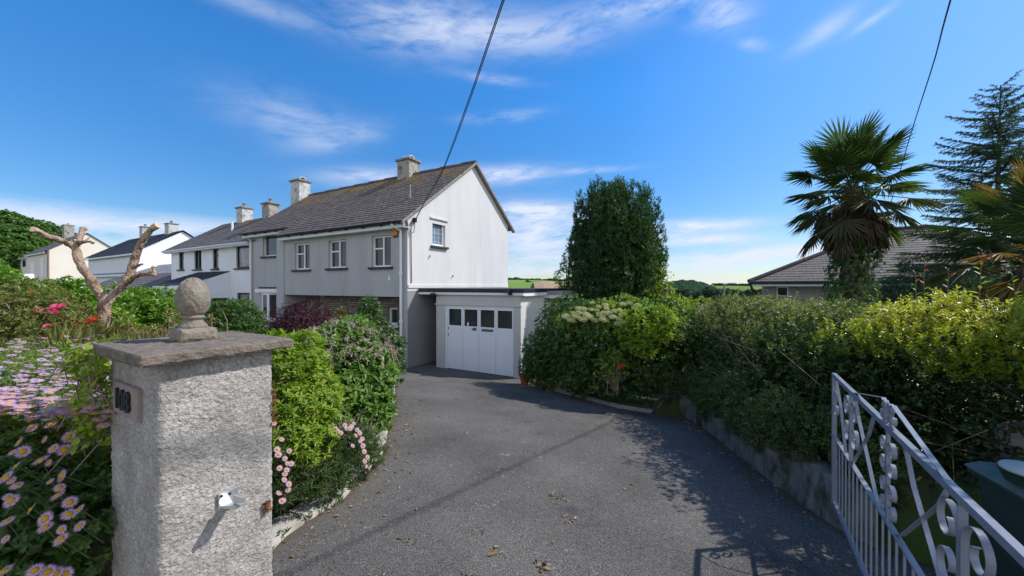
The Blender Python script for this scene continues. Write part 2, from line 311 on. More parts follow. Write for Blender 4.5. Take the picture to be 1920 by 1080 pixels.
LF['crimson'] = leaf_mat('red petals', [(.55, .04, .03), (.65, .08, .04)], .3, .6, .2, (1, 1, 1))

# ------------------------------------------------------------------ building helpers
def tag(o, label=None, cat=None, group=None, kind=None):
    if label: o['label'] = label
    if cat: o['category'] = cat
    if group: o['group'] = group
    if kind: o['kind'] = kind
    return o
def wl(o):
    v = Vector((0, 0, 0))
    while o is not None: v = v + o.location; o = o.parent
    return v
def thing(name, loc, label, cat, group=None):
    o = bpy.data.objects.new(name, None); COL.objects.link(o); o.location = loc; o.empty_display_size = .2
    return tag(o, label, cat, group)
def np_obj(name, V, faces, mat, parent=None, rnd=None, uv=None, smooth=False, matidx=None):
    """faces: list of (M,k) integer arrays; V in world metres"""
    V = np.asarray(V, dtype=np.float64)
    if parent is not None: V = V - np.array(wl(parent))
    me = bpy.data.meshes.new(name)
    faces = [np.asarray(f, dtype=np.int64) for f in faces if len(f)]
    nl = sum(f.size for f in faces); npoly = sum(len(f) for f in faces)
    me.vertices.add(len(V)); me.vertices.foreach_set('co', V.astype(np.float32).ravel())
    me.loops.add(nl); me.polygons.add(npoly)
    me.loops.foreach_set('vertex_index', np.concatenate([f.ravel() for f in faces]).astype(np.int32))
    sizes = np.concatenate([np.full(len(f), f.shape[1]) for f in faces])
    me.polygons.foreach_set('loop_start', np.concatenate([[0], np.cumsum(sizes)[:-1]]).astype(np.int32))
    if smooth: me.polygons.foreach_set('use_smooth', np.ones(npoly, dtype=bool))
    if matidx is not None: me.polygons.foreach_set('material_index', np.asarray(matidx, dtype=np.int32))
    if rnd is not None:
        a = me.attributes.new('rnd', 'FLOAT', 'POINT'); a.data.foreach_set('value', np.asarray(rnd, dtype=np.float32))
    if uv is not None:
        l = me.uv_layers.new(name='UVMap'); l.data.foreach_set('uv', np.asarray(uv, dtype=np.float32).ravel())
    for mm in (mat if isinstance(mat, (list, tuple)) else [mat]): me.materials.append(mm)
    me.update(calc_edges=True); me.validate()
    o = bpy.data.objects.new(name, me); COL.objects.link(o)
    if parent is not None: o.parent = parent
    return o

class MB:
    """collects polygons in world metres, then links them as one mesh object"""
    def __init__(self): self.v = []; self.f = []; self.uv = []; self.mi = []
    def poly(self, pts, uv=None, mi=0):
        i = len(self.v); self.v += [tuple(p) for p in pts]; self.f.append(list(range(i, i + len(pts))))
        self.uv.append(uv or [(0, 0)] * len(pts)); self.mi.append(mi)
    def hexa(self, p, mi=0):                      # 8 corners: bottom ring then top ring
        for q in ((3, 2, 1, 0), (4, 5, 6, 7), (0, 1, 5, 4), (1, 2, 6, 5), (2, 3, 7, 6), (3, 0, 4, 7)): self.poly([p[k] for k in q], mi=mi)
    def box(self, fr, s0, s1, v0, v1, z0, z1, mi=0):
        s0, s1 = min(s0, s1), max(s0, s1); v0, v1 = min(v0, v1), max(v0, v1)
        P = fr.p
        self.hexa([P(s0, v0, z0), P(s1, v0, z0), P(s1, v1, z0), P(s0, v1, z0), P(s0, v0, z1), P(s1, v0, z1), P(s1, v1, z1), P(s0, v1, z1)], mi)
    def tube(self, pts, r, n=8, cap=True, mi=0):
        pts = [Vector(p) for p in pts]; m = len(pts)
        rs = r if isinstance(r, (list, tuple)) else [r] * m
        rings = []; up = None
        for i, p in enumerate(pts):
            d = (pts[min(i + 1, m - 1)] - pts[max(i - 1, 0)])
            d = d.normalized() if d.length > 1e-9 else Vector((0, 0, 1))
            if up is None: up = Vector((0, 0, 1)) if abs(d.z) < .9 else Vector((1, 0, 0))
            x = d.cross(up)
            if x.length < 1e-4: x = d.cross(Vector((1, .3, .2)))
            x.normalize(); y = x.cross(d).normalized(); up = y
            rings.append([p + (x * math.cos(2 * math.pi * k / n) + y * math.sin(2 * math.pi * k / n)) * rs[i] for k in range(n)])
        i0 = len(self.v)
        for rg in rings: self.v += [tuple(q) for q in rg]
        for i in range(m - 1):
            for k in range(n):
                a = i0 + i * n + k; b = i0 + i * n + (k + 1) % n
                self.f.append([a, b, b + n, a + n]); self.uv.append([(0, 0)] * 4); self.mi.append(mi)
        if cap:
            self.f.append([i0 + k for k in reversed(range(n))]); self.uv.append([(0, 0)] * n); self.mi.append(mi)
            self.f.append([i0 + (m - 1) * n + k for k in range(n)]); self.uv.append([(0, 0)] * n); self.mi.append(mi)
    def lathe(self, c, prof, n=20, mi=0):         # prof: (radius, height) pairs, first and last may be 0
        i0 = len(self.v); c = Vector(c)
        for r, z in prof:
            for k in range(n): self.v.append((c.x + r * math.cos(2 * math.pi * k / n), c.y + r * math.sin(2 * math.pi * k / n), c.z + z))
        for i in range(len(prof) - 1):
            for k in range(n):
                a = i0 + i * n + k; b = i0 + i * n + (k + 1) % n
                self.f.append([a, b, b + n, a + n]); self.uv.append([(0, 0)] * 4); self.mi.append(mi)
        for ring, rev in ((0, True), (len(prof) - 1, False)):
            ids = [i0 + ring * n + k for k in range(n)]
            if prof[ring][0] > 1e-4:
                self.f.append(ids[::-1] if rev else ids); self.uv.append([(0, 0)] * n); self.mi.append(mi)
    def build(self, name, mat, parent=None, smooth=False, bevel=0, rnd=None):
        off = np.array(wl(parent)) if parent is not None else np.zeros(3)
        me = bpy.data.meshes.new(name)
        me.from_pydata([tuple(np.array(p) - off) for p in self.v], [], self.f)
        l = me.uv_layers.new(name='UVMap')
        l.data.foreach_set('uv', np.array([c for u in self.uv for c in u], dtype=np.float32).ravel())
        me.polygons.foreach_set('material_index', np.array(self.mi, dtype=np.int32))
        if smooth: me.polygons.foreach_set('use_smooth', np.ones(len(me.polygons), dtype=bool))
        if rnd is not None:
            a = me.attributes.new('rnd', 'FLOAT', 'POINT'); a.data.foreach_set('value', np.full(len(self.v), rnd, dtype=np.float32))
        for mm in (mat if isinstance(mat, (list, tuple)) else [mat]): me.materials.append(mm)
        o = bpy.data.objects.new(name, me); COL.objects.link(o)
        if parent is not None: o.parent = parent
        if bevel:
            bm = bmesh.new(); bm.from_mesh(me); bmesh.ops.remove_doubles(bm, verts=bm.verts, dist=1e-5)
            bmesh.ops.bevel(bm, geom=list(bm.edges), offset=bevel, segments=2, affect='EDGES', profile=.6, clamp_overlap=True)
            bm.to_mesh(me); bm.free()
        return o

class Frame:
    """s runs along the eaves (to the left as seen), v runs back into the depth, z up from the base"""
    def __init__(self, o, udir, vdir, zg): self.o = np.array(o, float); self.u = np.array(udir, float); self.v = np.array(vdir, float); self.zg = zg
    def p(self, s, v, z):
        q = self.o + s * self.u + v * self.v
        return (q[0], q[1], self.zg + z)
    def s_at(self, px, v):                        # where the sight line through column px meets the plane at depth v
        k = (px - 960) / F_PX; q = self.o + v * self.v
        return (q[0] - k * q[1]) / (k * self.u[1] - self.u[0])
    def v_at(self, px, s):
        k = (px - 960) / F_PX; q = self.o + s * self.u
        return (q[0] - k * q[1]) / (k * self.v[1] - self.v[0])
    def z_at(self, py, s, v):
        y = self.o[1] + s * self.u[1] + v * self.v[1]
        return CZ + (HOR - py) / F_PX * y - self.zg
U = np.array((-0.870, 0.492)); U /= np.linalg.norm(U); VV = np.array((U[1], -U[0]))
def at(px, py, y): return Vector(((px - 960) / F_PX * y, y, CZ + (HOR - py) / F_PX * y))

def wall_holes(mb, fr, v, s0, s1, z0, z1, holes, depth=.13, uvs=False, mi=0, back=1):
    """rectangular wall face at depth v with rectangular openings that have reveals; holes: (s0, s1, z0, z1)"""
    ss = sorted({s0, s1, *[h[0] for h in holes], *[h[1] for h in holes]}); zs = sorted({z0, z1, *[h[2] for h in holes], *[h[3] for h in holes]})
    for i in range(len(ss) - 1):
        for j in range(len(zs) - 1):
            cs, cz = (ss[i] + ss[i + 1]) / 2, (zs[j] + zs[j + 1]) / 2
            if cs < s0 or cs > s1 or cz < z0 or cz > z1: continue
            if any(h[0] < cs < h[1] and h[2] < cz < h[3] for h in holes): continue
            q = [(ss[i + 1], zs[j]), (ss[i], zs[j]), (ss[i], zs[j + 1]), (ss[i + 1], zs[j + 1])]
            mb.poly([fr.p(a, v, b) for a, b in q], uv=q, mi=mi)
    for a, b, c, d in holes:
        for e in (((a, c), (b, c)), ((b, c), (b, d)), ((b, d), (a, d)), ((a, d), (a, c))):
            mb.poly([fr.p(e[0][0], v, e[0][1]), fr.p(e[1][0], v, e[1][1]), fr.p(e[1][0], v + depth * back, e[1][1]), fr.p(e[0][0], v + depth * back, e[0][1])], mi=mi)

def window(parent, fr, v, hole, mat_frame, mat_pane, bars=(), fw=.05, depth=.13, sill=True, sillmat=None, name='window', sill_out=.09, lattice=False):
    """frame set back in the opening; bars: ('v', frac) or ('h', frac, from_frac, to_frac)"""
    a, b, c, d = hole; mb = MB(); v0, v1 = v + depth - .05, v + depth + .015
    mb.box(fr, a, b, v0, v1, c, c + fw); mb.box(fr, a, b, v0, v1, d - fw, d)
    mb.box(fr, a, a + fw, v0 - .001, v1, c + fw, d - fw); mb.box(fr, b - fw, b, v0 - .001, v1, c + fw, d - fw)
    for q in bars:
        if q[0] == 'v':
            s = a + (b - a) * q[1]; mb.box(fr, s - fw * .55, s + fw * .55, v0 + .002, v1, c + fw, d - fw)
        else:
            z = c + (d - c) * q[1]; mb.box(fr, a + (b - a) * q[2], a + (b - a) * q[3], v0 - .006, v1, z - fw * .45, z + fw * .45)
    w = mb.build(name, mat_frame, parent)
    pm = MB(); pm.poly([fr.p(b - .01, v1 - .02, c + .01), fr.p(a + .01, v1 - .02, c + .01), fr.p(a + .01, v1 - .02, d - .01), fr.p(b - .01, v1 - .02, d - .01)])
    if lattice:
        for i in range(1, 3): s = a + (b - a) * i / 3; pm.box(fr, s - .004, s + .004, v1 - .03, v1 - .021, c + fw, d - fw, 1)
        for j in range(1, 6): z = c + (d - c) * j / 6; pm.box(fr, a + fw, b - fw, v1 - .031, v1 - .0215, z - .004, z + .004, 1)
    pm.build('pane', [mat_pane, mat_frame], w)
    if sill:
        sm = MB(); sm.box(fr, a - .1, b + .1, v - sill_out, v + depth - .05, c - .075, c - .002); sm.build('sill', sillmat or M['slate_sill'], w, bevel=.008)
    return w

def roof_slope(mb, fr, s0, s1, v_top, z_top, v_bot, z_bot, courses, lift=.018, mi=0, s0b=None, s1b=None):
    """a slope of overlapping courses: each course is a strip whose lower edge stands proud of the next"""
    L = math.hypot(v_bot - v_top, z_bot - z_top); s0b = s0 if s0b is None else s0b; s1b = s1 if s1b is None else s1b
    nv = abs(z_bot - z_top) / L; nz = abs(v_bot - v_top) / L; sg = 1 if v_bot > v_top else -1
    for i in range(courses):
        a, b = i / courses, (i + 1) / courses
        def pt(s, k, off):
            return fr.p(s, v_top + (v_bot - v_top) * k + sg * nv * off, z_top + (z_bot - z_top) * k + nz * off)
        A0, A1 = s0 + (s0b - s0) * a, s1 + (s1b - s1) * a; B0, B1 = s0 + (s0b - s0) * b, s1 + (s1b - s1) * b
        q = [pt(A0, a, 0), pt(A1, a, 0), pt(B1, b, lift), pt(B0, b, lift)]
        uv = [(A0, a * L), (A1, a * L), (B1, b * L), (B0, b * L)]
        lip = [pt(B0, b, lift), pt(B1, b, lift), pt(B1, b, 0), pt(B0, b, 0)]; luv = [(B0, b * L - .01), (B1, b * L - .01), (B1, b * L), (B0, b * L)]
        if sg > 0: q.reverse(); uv.reverse(); lip.reverse(); luv.reverse()
        mb.poly(q, uv, mi); mb.poly(lip, luv, mi)

def chimney(parent, fr, s, v, z0, z1, ws, wv, mat, pots='cowl', slab=None):
    m = MB(); m.box(fr, s - ws / 2, s + ws / 2, v - wv / 2, v + wv / 2, z0, z1 - .10)
    c = m.build('chimney', mat, parent, bevel=.012)
    m = MB(); m.box(fr, s - ws / 2 - .07, s + ws / 2 + .07, v - wv / 2 - .07, v + wv / 2 + .07, z1 - .10, z1 - .02)
    m.build('chimney_slab', slab or M['concrete'], c, bevel=.01)
    m = MB()
    if pots == 'cowl':                            # a half-round ridge tile laid over the flue
        for k in range(8):
            t0, t1 = math.pi * k / 8, math.pi * (k + 1) / 8; r = wv * .26
            m.hexa([fr.p(s - ws * .3, v + math.cos(t) * rr, z1 - .02 + math.sin(t) * rr) if e == 0 else fr.p(s + ws * .3, v + math.cos(t) * rr, z1 - .02 + math.sin(t) * rr)
                    for (t, rr, e) in ((t0, r, 0), (t0, r, 1), (t1, r, 1), (t1, r, 0), (t0, r * 1.25, 0), (t0, r * 1.25, 1), (t1, r * 1.25, 1), (t1, r * 1.25, 0))])
        m.build('chimney_cowl', M['chimney_white'], c)
    else:
        p = fr.p(s, v, z1 - .02); m.lathe(p, [(.11, 0), (.09, .2), (.12, .22), (.12, .27), (.05, .30)], 10)
        m.build('chimney_pot', M['concrete'] if pots == 'pot' else M['red_clay'], c)
    return c

def text_obj(name, body, size, origin, right, up, mat, parent, extrude=.006, align='CENTER', bold=0.0, xs=1.0):
    cu = bpy.data.curves.new(name, 'FONT'); cu.body = body; cu.size = size; cu.extrude = extrude; cu.align_x = align; cu.align_y = 'CENTER'; cu.offset = bold
    cu.materials.append(mat); tmp = bpy.data.objects.new(name, cu); COL.objects.link(tmp)
    bpy.context.view_layer.update(); me = bpy.data.meshes.new_from_object(tmp.evaluated_get(bpy.context.evaluated_depsgraph_get()))
    bpy.data.objects.remove(tmp); o = bpy.data.objects.new(name, me); COL.objects.link(o)
    if not me.materials: me.materials.append(mat)
    X = Vector(right).normalized(); Y = Vector(up).normalized(); Z = X.cross(Y)
    mt = Matrix((X, Y, Z)).transposed().to_4x4()
    off = Vector(origin) - (wl(parent) if parent is not None else Vector((0, 0, 0)))
    if parent is not None: o.parent = parent
    o.matrix_basis = Matrix.Translation(off) @ mt @ Matrix.Diagonal((xs, 1, 1, 1))
    return o

# ------------------------------------------------------------------ foliage helpers
def unit(a): return a / np.maximum(np.linalg.norm(a, axis=-1, keepdims=True), 1e-9)
def wob(p, f, seed):
    """smooth pseudo noise in -1..1 for many points"""
    r = np.random.default_rng(seed); o = np.zeros(len(p))
    for k in range(5):
        d = unit(r.normal(size=3)) * f * (1 + .55 * k); o += np.sin(p @ d + r.uniform(0, 6.3)) / (1 + .5 * k)
    return o / 2.6
def lump_points(lumps, n, lo=.78, hi=1.04, amp=.13, f=3.0, seed=1, zmin=None, cull=.72, power=1.0):
    r = np.random.default_rng(seed); lumps = [(np.array(c, float), np.array(q, float) if np.ndim(q) else np.full(3, float(q))) for c, q in lumps]
    wts = np.array([(q[0] * q[1] + q[1] * q[2] + q[0] * q[2]) for _, q in lumps]); wts /= wts.sum()
    k = r.choice(len(lumps), size=int(n * 1.6), p=wts); C = np.array([c for c, _ in lumps])[k]; Q = np.array([q for _, q in lumps])[k]
    d = unit(r.normal(size=(len(k), 3))); rad = lo + (hi - lo) * r.random(len(k)) ** power
    P = C + d * Q * rad[:, None]; P = P + unit(d / Q) * (wob(P, f, seed + 7) * amp)[:, None]
    nr = unit(d / Q); keep = np.ones(len(k), bool)
    for j, (c, q) in enumerate(lumps):
        ins = np.linalg.norm((P - c) / q, axis=1) < cull; keep &= ~(ins & (k != j))
    if zmin is not None: keep &= P[:, 2] > (zmin(P[:, 0], P[:, 1]) if callable(zmin) else zmin)
    P, nr = P[keep][:n], nr[keep][:n]
    return P, nr
def sprigs(P, ax, k, L, W, spread=(35, 80), step=.5, seed=2, jit=.25, lvar=.35):
    """k leaves round each twig tip: the blades open from the twig axis and face along it"""
    r = np.random.default_rng(seed); n = len(P)
    ax = unit(ax); a = unit(np.cross(ax, unit(r.normal(size=(n, 3))))); b = np.cross(ax, a)
    B, D, Nn, LL, RR = [], [], [], [], []; tint = r.random(n)
    for i in range(k):
        th = 2.4 * i + r.uniform(-.5, .5, n); ph = np.radians(r.uniform(*spread, n))
        side = a * np.cos(th)[:, None] + b * np.sin(th)[:, None]
        d = unit(ax * np.cos(ph)[:, None] + side * np.sin(ph)[:, None] + r.normal(size=(n, 3)) * jit * .5)
        nn = unit(ax - d * np.sum(ax * d, axis=1, keepdims=True) + r.normal(size=(n, 3)) * jit)
        l = L * (1 - lvar * r.random(n)) * (1.0 - .25 * (i / max(1, k)))
        B.append(P - ax * (L * step * (1 - (i + .5) / k))[..., None] if np.ndim(L) else P - ax * (L * step * (1 - (i + .5) / k)))
        D.append(d); Nn.append(nn); LL.append(l); RR.append(np.clip(tint * .65 + r.random(n) * .35, 0, 1))
    L_ = np.concatenate(LL)
    return np.concatenate(B), np.concatenate(D), np.concatenate(Nn), L_, L_ * (W / L), np.concatenate(RR)
def leaf_mesh(name, parts, mat, parent=None, rich=False, curl=.12, fold=.18, kind=None):
    """parts: list of (base, dir, normal, length, width, rnd) arrays"""
    B, D, Nn, L, W, RR = [np.concatenate([q[i] for q in parts]) for i in range(6)]
    D = unit(D); Nn = unit(Nn - D * np.sum(Nn * D, axis=1, keepdims=True)); S = np.cross(Nn, D); n = len(B)
    L = L[:, None]; W = W[:, None]
    if rich:
        prof = [(0, 0, 0), (.32, .5, 1), (.68, .42, .7), (1, 0, 0)]
        V = np.stack([B,
                      B + D * L * .30 + S * W * .48 + Nn * W * fold, B + D * L * .68 + S * W * .40 + Nn * (W * fold - L * curl * .45),
                      B + D * L * .98 - Nn * L * curl,
                      B + D * L * .68 - S * W * .40 + Nn * (W * fold - L * curl * .45), B + D * L * .30 - S * W * .48 + Nn * W * fold], axis=1).reshape(-1, 3)
        i = np.arange(n)[:, None] * 6
        F = np.concatenate([i + np.array([[0, 1, 2, 3]]), i + np.array([[0, 3, 4, 5]])])
        rn = np.repeat(RR, 6)
    else:
        V = np.stack([B, B + D * L * .45 + S * W * .5 + Nn * W * fold, B + D * L - Nn * L * curl, B + D * L * .45 - S * W * .5 + Nn * W * fold], axis=1).reshape(-1, 3)
        i = np.arange(n)[:, None] * 4
        F = np.concatenate([i + np.array([[0, 1, 2]]), i + np.array([[0, 2, 3]])])
        rn = np.repeat(RR, 4)
    o = np_obj(name, V, [F], mat, parent, rnd=rn)
    if kind: o['kind'] = kind
    return o
def stick_mesh(name, segs, mat, parent=None, n=4, rnd=None):
    """segs: (p0, p1, r0, r1) thin tapering twigs"""
    P0 = np.array([s[0] for s in segs], float); P1 = np.array([s[1] for s in segs], float)
    r0 = np.array([s[2] for s in segs])[:, None]; r1 = np.array([s[3] for s in segs])[:, None]
    d = unit(P1 - P0); h = np.where(np.abs(d[:, 2:3]) > .9, np.array([[1., 0, 0]]), np.array([[0., 0, 1.]]))
    x = unit(np.cross(d, h)); y = np.cross(d, x); V = []
    for base, rr in ((P0, r0), (P1, r1)):
        for k in range(n): t = 2 * math.pi * k / n; V.append(base + (x * math.cos(t) + y * math.sin(t)) * rr)
    V = np.stack(V, axis=1).reshape(-1, 3); i = np.arange(len(segs))[:, None] * 2 * n
    F = [i + np.array([[k, (k + 1) % n, n + (k + 1) % n, n + k]]) for k in range(n)]
    return np_obj(name, V, [np.concatenate(F)], mat, parent, rnd=None if rnd is None else np.full(len(V), rnd))
def shrub(name, loc, lumps, n, L, W, mat, label, cat='shrub', k=6, group=None, seed=1, up=.5, out=.8, spread=(35, 80), rich=False, inner=.35, twigs=30,
          zmin=None, amp=.13, f=3.0, lo=.78, hi=1.04, twigmat=None, fname='foliage', curl=.12, power=.7, jit=.25, extra=None):
    root = thing(name, loc, label, cat, group); r = np.random.default_rng(seed + 100)
    P, nr = lump_points(lumps, n // k, lo, hi, amp, f, seed, zmin, power=power)
    ax = nr * out + np.array([0, 0, up]) + r.normal(size=P.shape) * .3
    parts = [sprigs(P, ax, k, L, W, spread, seed=seed + 3, jit=jit)]
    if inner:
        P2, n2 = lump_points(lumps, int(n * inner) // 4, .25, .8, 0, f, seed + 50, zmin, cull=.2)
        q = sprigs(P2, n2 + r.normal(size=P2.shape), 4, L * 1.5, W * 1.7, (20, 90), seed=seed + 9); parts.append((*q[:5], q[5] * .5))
    if extra: parts += extra
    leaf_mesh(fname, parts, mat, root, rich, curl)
    if twigs:
        segs = []; b = np.array(loc, float)
        for i in r.choice(len(P), size=min(twigs, len(P)), replace=False):
            e = P[i]; mid = b + (e - b) * .5 + np.array([0, 0, .12]) * np.linalg.norm(e - b) + r.normal(size=3) * .03
            segs += [(b + r.normal(size=3) * .04, mid, .014, .009), (mid, e, .009, .003)]
        stick_mesh('stems', segs, twigmat or M['twig'], root)
    return root

# ------------------------------------------------------------------ ground
def smooth(x): x = np.clip(x, 0, 1); return x * x * (3 - 2 * x)
def h0(x, y):
    w = np.asarray(U[1] * x + VV[1] * y); wc = np.clip(w, 0, 8.4); return -.03 * wc - .0098 * wc * wc
XL = ([-9, 0.8, 1.9, 2.45, 2.95, 3.88, 5.89, 8.5, 10.8, 13], [-7, -2.2, -1.52, -1.52, -1.36, -1.37, -1.91, -2.7, -3.43, -3.9])
XR = ([-9, 0, 1.7, 2.3, 2.6, 2.85, 3.68, 5.2, 6.45, 6.6, 6.96, 8.3, 9.9, 13], [7, 3.8, 3.1, 2.8, 2.5, 2.47, 2.55, 2.85, 3.07, 2.6, 1.98, 1.22, .42, .6])
def xl(y): return np.interp(y, *XL)
def xr(y): return np.interp(y, *XR)
def ground_z(x, y):
    x = np.asarray(x, float); y = np.asarray(y, float); w = U[1] * x + VV[1] * y; b = h0(x, y)
    bed = np.interp(w, [-2, 2.2, 6.0, 9.5, 30], [.78, .72, .25, -.86, -1.2])
    dl = xl(y) - x; front = smooth((w - .52) / .1)                       # the bed lies behind the roadside wall
    left = b + (bed - b) * smooth((dl - .1) / 1.5) * front
    dr = x - xr(y); right = b + (.5 - .38 * smooth((y - 6.4) / .6)) * smooth((dr - .12) / .1)
    z = np.where(dl > 0, left, np.where(dr > 0, right, b - .03))
    far = np.interp(np.hypot(x, y), [0, 17, 40, 90, 200, 420, 700, 6000], [0, 0, -2.2, -7, -14, -10, -12, -60])
    rise = 3.0 * smooth((-x - 26) / 24) * smooth((y + 10) / 20)          # the estate on the left climbs
    return z + far + rise
def axis(a, b, fine0, fine1, st, grow=1.18):
    q = list(np.arange(fine0, fine1 + st, st)); s = st
    while q[-1] < b: s *= grow; q.append(q[-1] + s)
    s = st; lo = [fine0]
    while lo[-1] > a: s *= grow; lo.append(lo[-1] - s)
    return np.array(lo[:0:-1] + q)
gx = axis(-3500, 3500, -7, 6, .13); gy = axis(-1500, 4500, .2, 14, .13)
X, Y = np.meshgrid(gx, gy); Z = ground_z(X, Y); nx, ny = len(gx), len(gy)
idx = (np.arange(ny - 1)[:, None] * nx + np.arange(nx - 1)[None]).ravel()
tag(np_obj('ground', np.stack([X, Y, Z], -1).reshape(-1, 3), [np.stack([idx, idx + 1, idx + nx + 1, idx + nx], 1)], M['soil'], smooth=True), kind='structure')
ys = np.arange(-9, 13.01, .12); ks = np.linspace(0, 1, 49)
lx, rx = xl(ys) + np.where((ys > 2) & (ys < 11), wob(np.stack([ys, ys * 0, ys * 0], 1), 5, 3) * .03, 0), xr(ys)
X = lx[:, None] + (rx - lx)[:, None] * ks[None]; Y = np.repeat(ys[:, None], 49, 1); Z = h0(X, Y) + .004
idx = (np.arange(len(ys) - 1)[:, None] * 49 + np.arange(48)[None]).ravel()
tag(np_obj('driveway', np.stack([X, Y, Z], -1).reshape(-1, 3), [np.stack([idx, idx + 1, idx + 50, idx + 49], 1)], M['tarmac'], smooth=True, rnd=np.exp(-np.minimum(np.abs(X - lx[:, None]), np.abs(rx[:, None] - X)) / .16).ravel()), kind='structure')

# kerbs: a band of uneven flat stones on the left, a thin concrete edge on the right
def kerb(name, y0, y1, edge, width, height, seed, mat):
    yy = np.arange(y0, y1, .05); x = edge(yy); p = np.stack([x, yy], 1); tn = np.gradient(p, axis=0); tn /= np.linalg.norm(tn, axis=1, keepdims=True)
    nr = np.stack([-tn[:, 1], tn[:, 0]], 1); q = np.stack([yy, yy * 0 + seed, yy * 0], 1)
    wv_ = width * (1 + .22 * wob(q, 7, seed)); hv = height * (1 + .35 * wob(q, 9, seed + 1)); rows = []
    for f, hh in ((-.12, -.05), (-.10, .55), (.15, 1.0), (.8, 1.05), (1.0, .4), (1.02, -.05)):
        pp = p + nr * (np.sign(width) * np.abs(wv_) * f)[:, None]
        zz = h0(pp[:, 0], pp[:, 1]) + np.where(hh < 0, -.05, hv * hh) + (.008 * wob(q + f * 3, 16, seed + 3) if hh > 0 else 0)
        rows.append(np.column_stack([pp, zz]))
    V = np.stack(rows, 1).reshape(-1, 3); m = len(yy); i = (np.arange(m - 1)[:, None] * 6 + np.arange(5)[None]).ravel()
    return tag(np_obj(name, V, [np.stack([i, i + 1, i + 7, i + 6], 1)], mat), kind='structure')
kerb('kerb', 2.05, 10.7, xl, .21, .045, 4, M['kerb'])
kerb('kerb', 6.62, 9.85, xr, -.09, .07, 9, M['concrete'])

# ------------------------------------------------------------------ the house
C0 = np.array((-3.252, 11.5)); ZG = -.94
H = Frame(C0, U, VV, ZG); EV, EZ, RV, RZ, SL = -.35, 4.54, 3.53, 7.42, .742
VL = .55                                           # façade plane of the recessed left part
sF0, sF1 = H.s_at(533.5, 0), H.s_at(520, 0)        # the fin wall
sE = H.s_at(468, VL)
GW = 6.22
house = thing('house', H.p(4, 3, 0), '', 'house')
house['label'] = 'two storey house with a grey front, a bright white gable and a mossy slate roof'
def zf(py, px, v): return H.z_at(py, H.s_at(px, v), v)
def hole(px0, px1, y0, y1, v):
    s1, s0 = H.s_at(px0, v), H.s_at(px1, v); sm = (s0 + s1) / 2
    return (s0, s1, H.z_at(y1, sm, v), H.z_at(y0, sm, v))
zJ = H.z_at(557, 0, 0)
W3 = hole(697, 733, 442, 500.5, 0); W2 = hole(616, 649, 450, 502.5, 0); W1 = hole(552.5, 580.5, 456, 505.5, 0)
mb = MB()
wtop = EZ + .35 * SL - .1
wall_holes(mb, H, 0, .30, sF0, zJ, wtop, [W1, W2, W3])
mb.poly([H.p(.30, 0, 0), H.p(0, 0, 0), H.p(0, 0, wtop), H.p(.30, 0, wtop)])             # corner pier down to the ground
mb.poly([H.p(.30, .4, 0), H.p(.30, 0, 0), H.p(.30, 0, zJ), H.p(.30, .4, zJ)])
mb.poly([H.p(.30, 0, zJ), H.p(sF0, 0, zJ), H.p(sF0, 1.6, zJ), H.p(.30, 1.6, zJ)])        # underside of the overhang
mb.box(H, sF0, sF1, -.03, 1.6, 0, wtop + .02)                                            # fin wall
WL = hole(493, 533, 439, 480, VL); WL = (max(WL[0], sF1 + .05), WL[1], WL[2], WL[3])
WB = hole(490, 521, 549, 598, VL); WB = (max(WB[0], sF1 + .05), WB[1], WB[2], WB[3])
wall_holes(mb, H, VL, sF1, sE, 0, EZ + (VL + .35) * SL - .1, [WL, WB])
# porch recess
mb.poly([H.p(sF0, 1.6, 0), H.p(H.s_at(608, .4), 1.6, 0), H.p(H.s_at(608, .4), 1.6, zJ), H.p(sF0, 1.6, zJ)])
fw_ = mb.build('front_wall', M['grey_render'], house)
# white gable with a window, then the lower passage wall with shade in its colour
mb = MB(); zt = 2.40
a0, a1 = H.v_at(811, 0), H.v_at(835, 0); zc = (H.z_at(462, 0, (a0 + a1) / 2), H.z_at(413, 0, (a0 + a1) / 2))
GH = (a0, a1, zc[0], zc[1])
class Turn:                                        # the gable plane: its "s" runs back along v
    def __init__(s, fr): s.fr = fr
    def p(s, a, d, z): return s.fr.p(d, a, z)
T = Turn(H)
ztop = EZ + .35 * SL - .12
wall_holes(mb, T, 0, 0, GW, zt, ztop, [GH], depth=.13)
mb.poly([H.p(0, 0, ztop), H.p(0, GW, ztop), H.p(0, GW, RZ - (GW - RV) * SL - .12), H.p(0, RV, RZ - .12)])
mb.poly([H.p(sE, 0 + VL, 0), H.p(sE, GW, 0), H.p(sE, GW, RZ - (GW - RV) * SL - .12), H.p(sE, RV, RZ - .12), H.p(sE, VL, EZ + (VL + .35) * SL - .12)])
mb.poly([H.p(0, GW, 0), H.p(sE, GW, 0), H.p(sE, GW, 5), H.p(0, GW, 5)])
mb.box(H, -.03, -.001, .02, GW - .02, H.z_at(541, 0, 0) + .02, H.z_at(541, 0, 0) + .12)  # flashing ledge above the flat roof
mb.build('gable_wall', M['white_render'], house)
mb = MB(); wall_holes(mb, T, 0, 0, GW, 0, zt, []); mb.build('passage_wall', M['passage_shade_render'], house)
# stone faced ground floor
mb = MB(); sS = H.s_at(608, .4)
WS = hole(727.5, 745, 577, 609, .4)
wall_holes(mb, H, .4, .30, sS, 0, zJ, [WS]); mb.poly([H.p(sS, .4, 0), H.p(sS, 1.6, 0), H.p(sS, 1.6, zJ), H.p(sS, .4, zJ)])
mb.build('stone_wall', M['stone'], house)
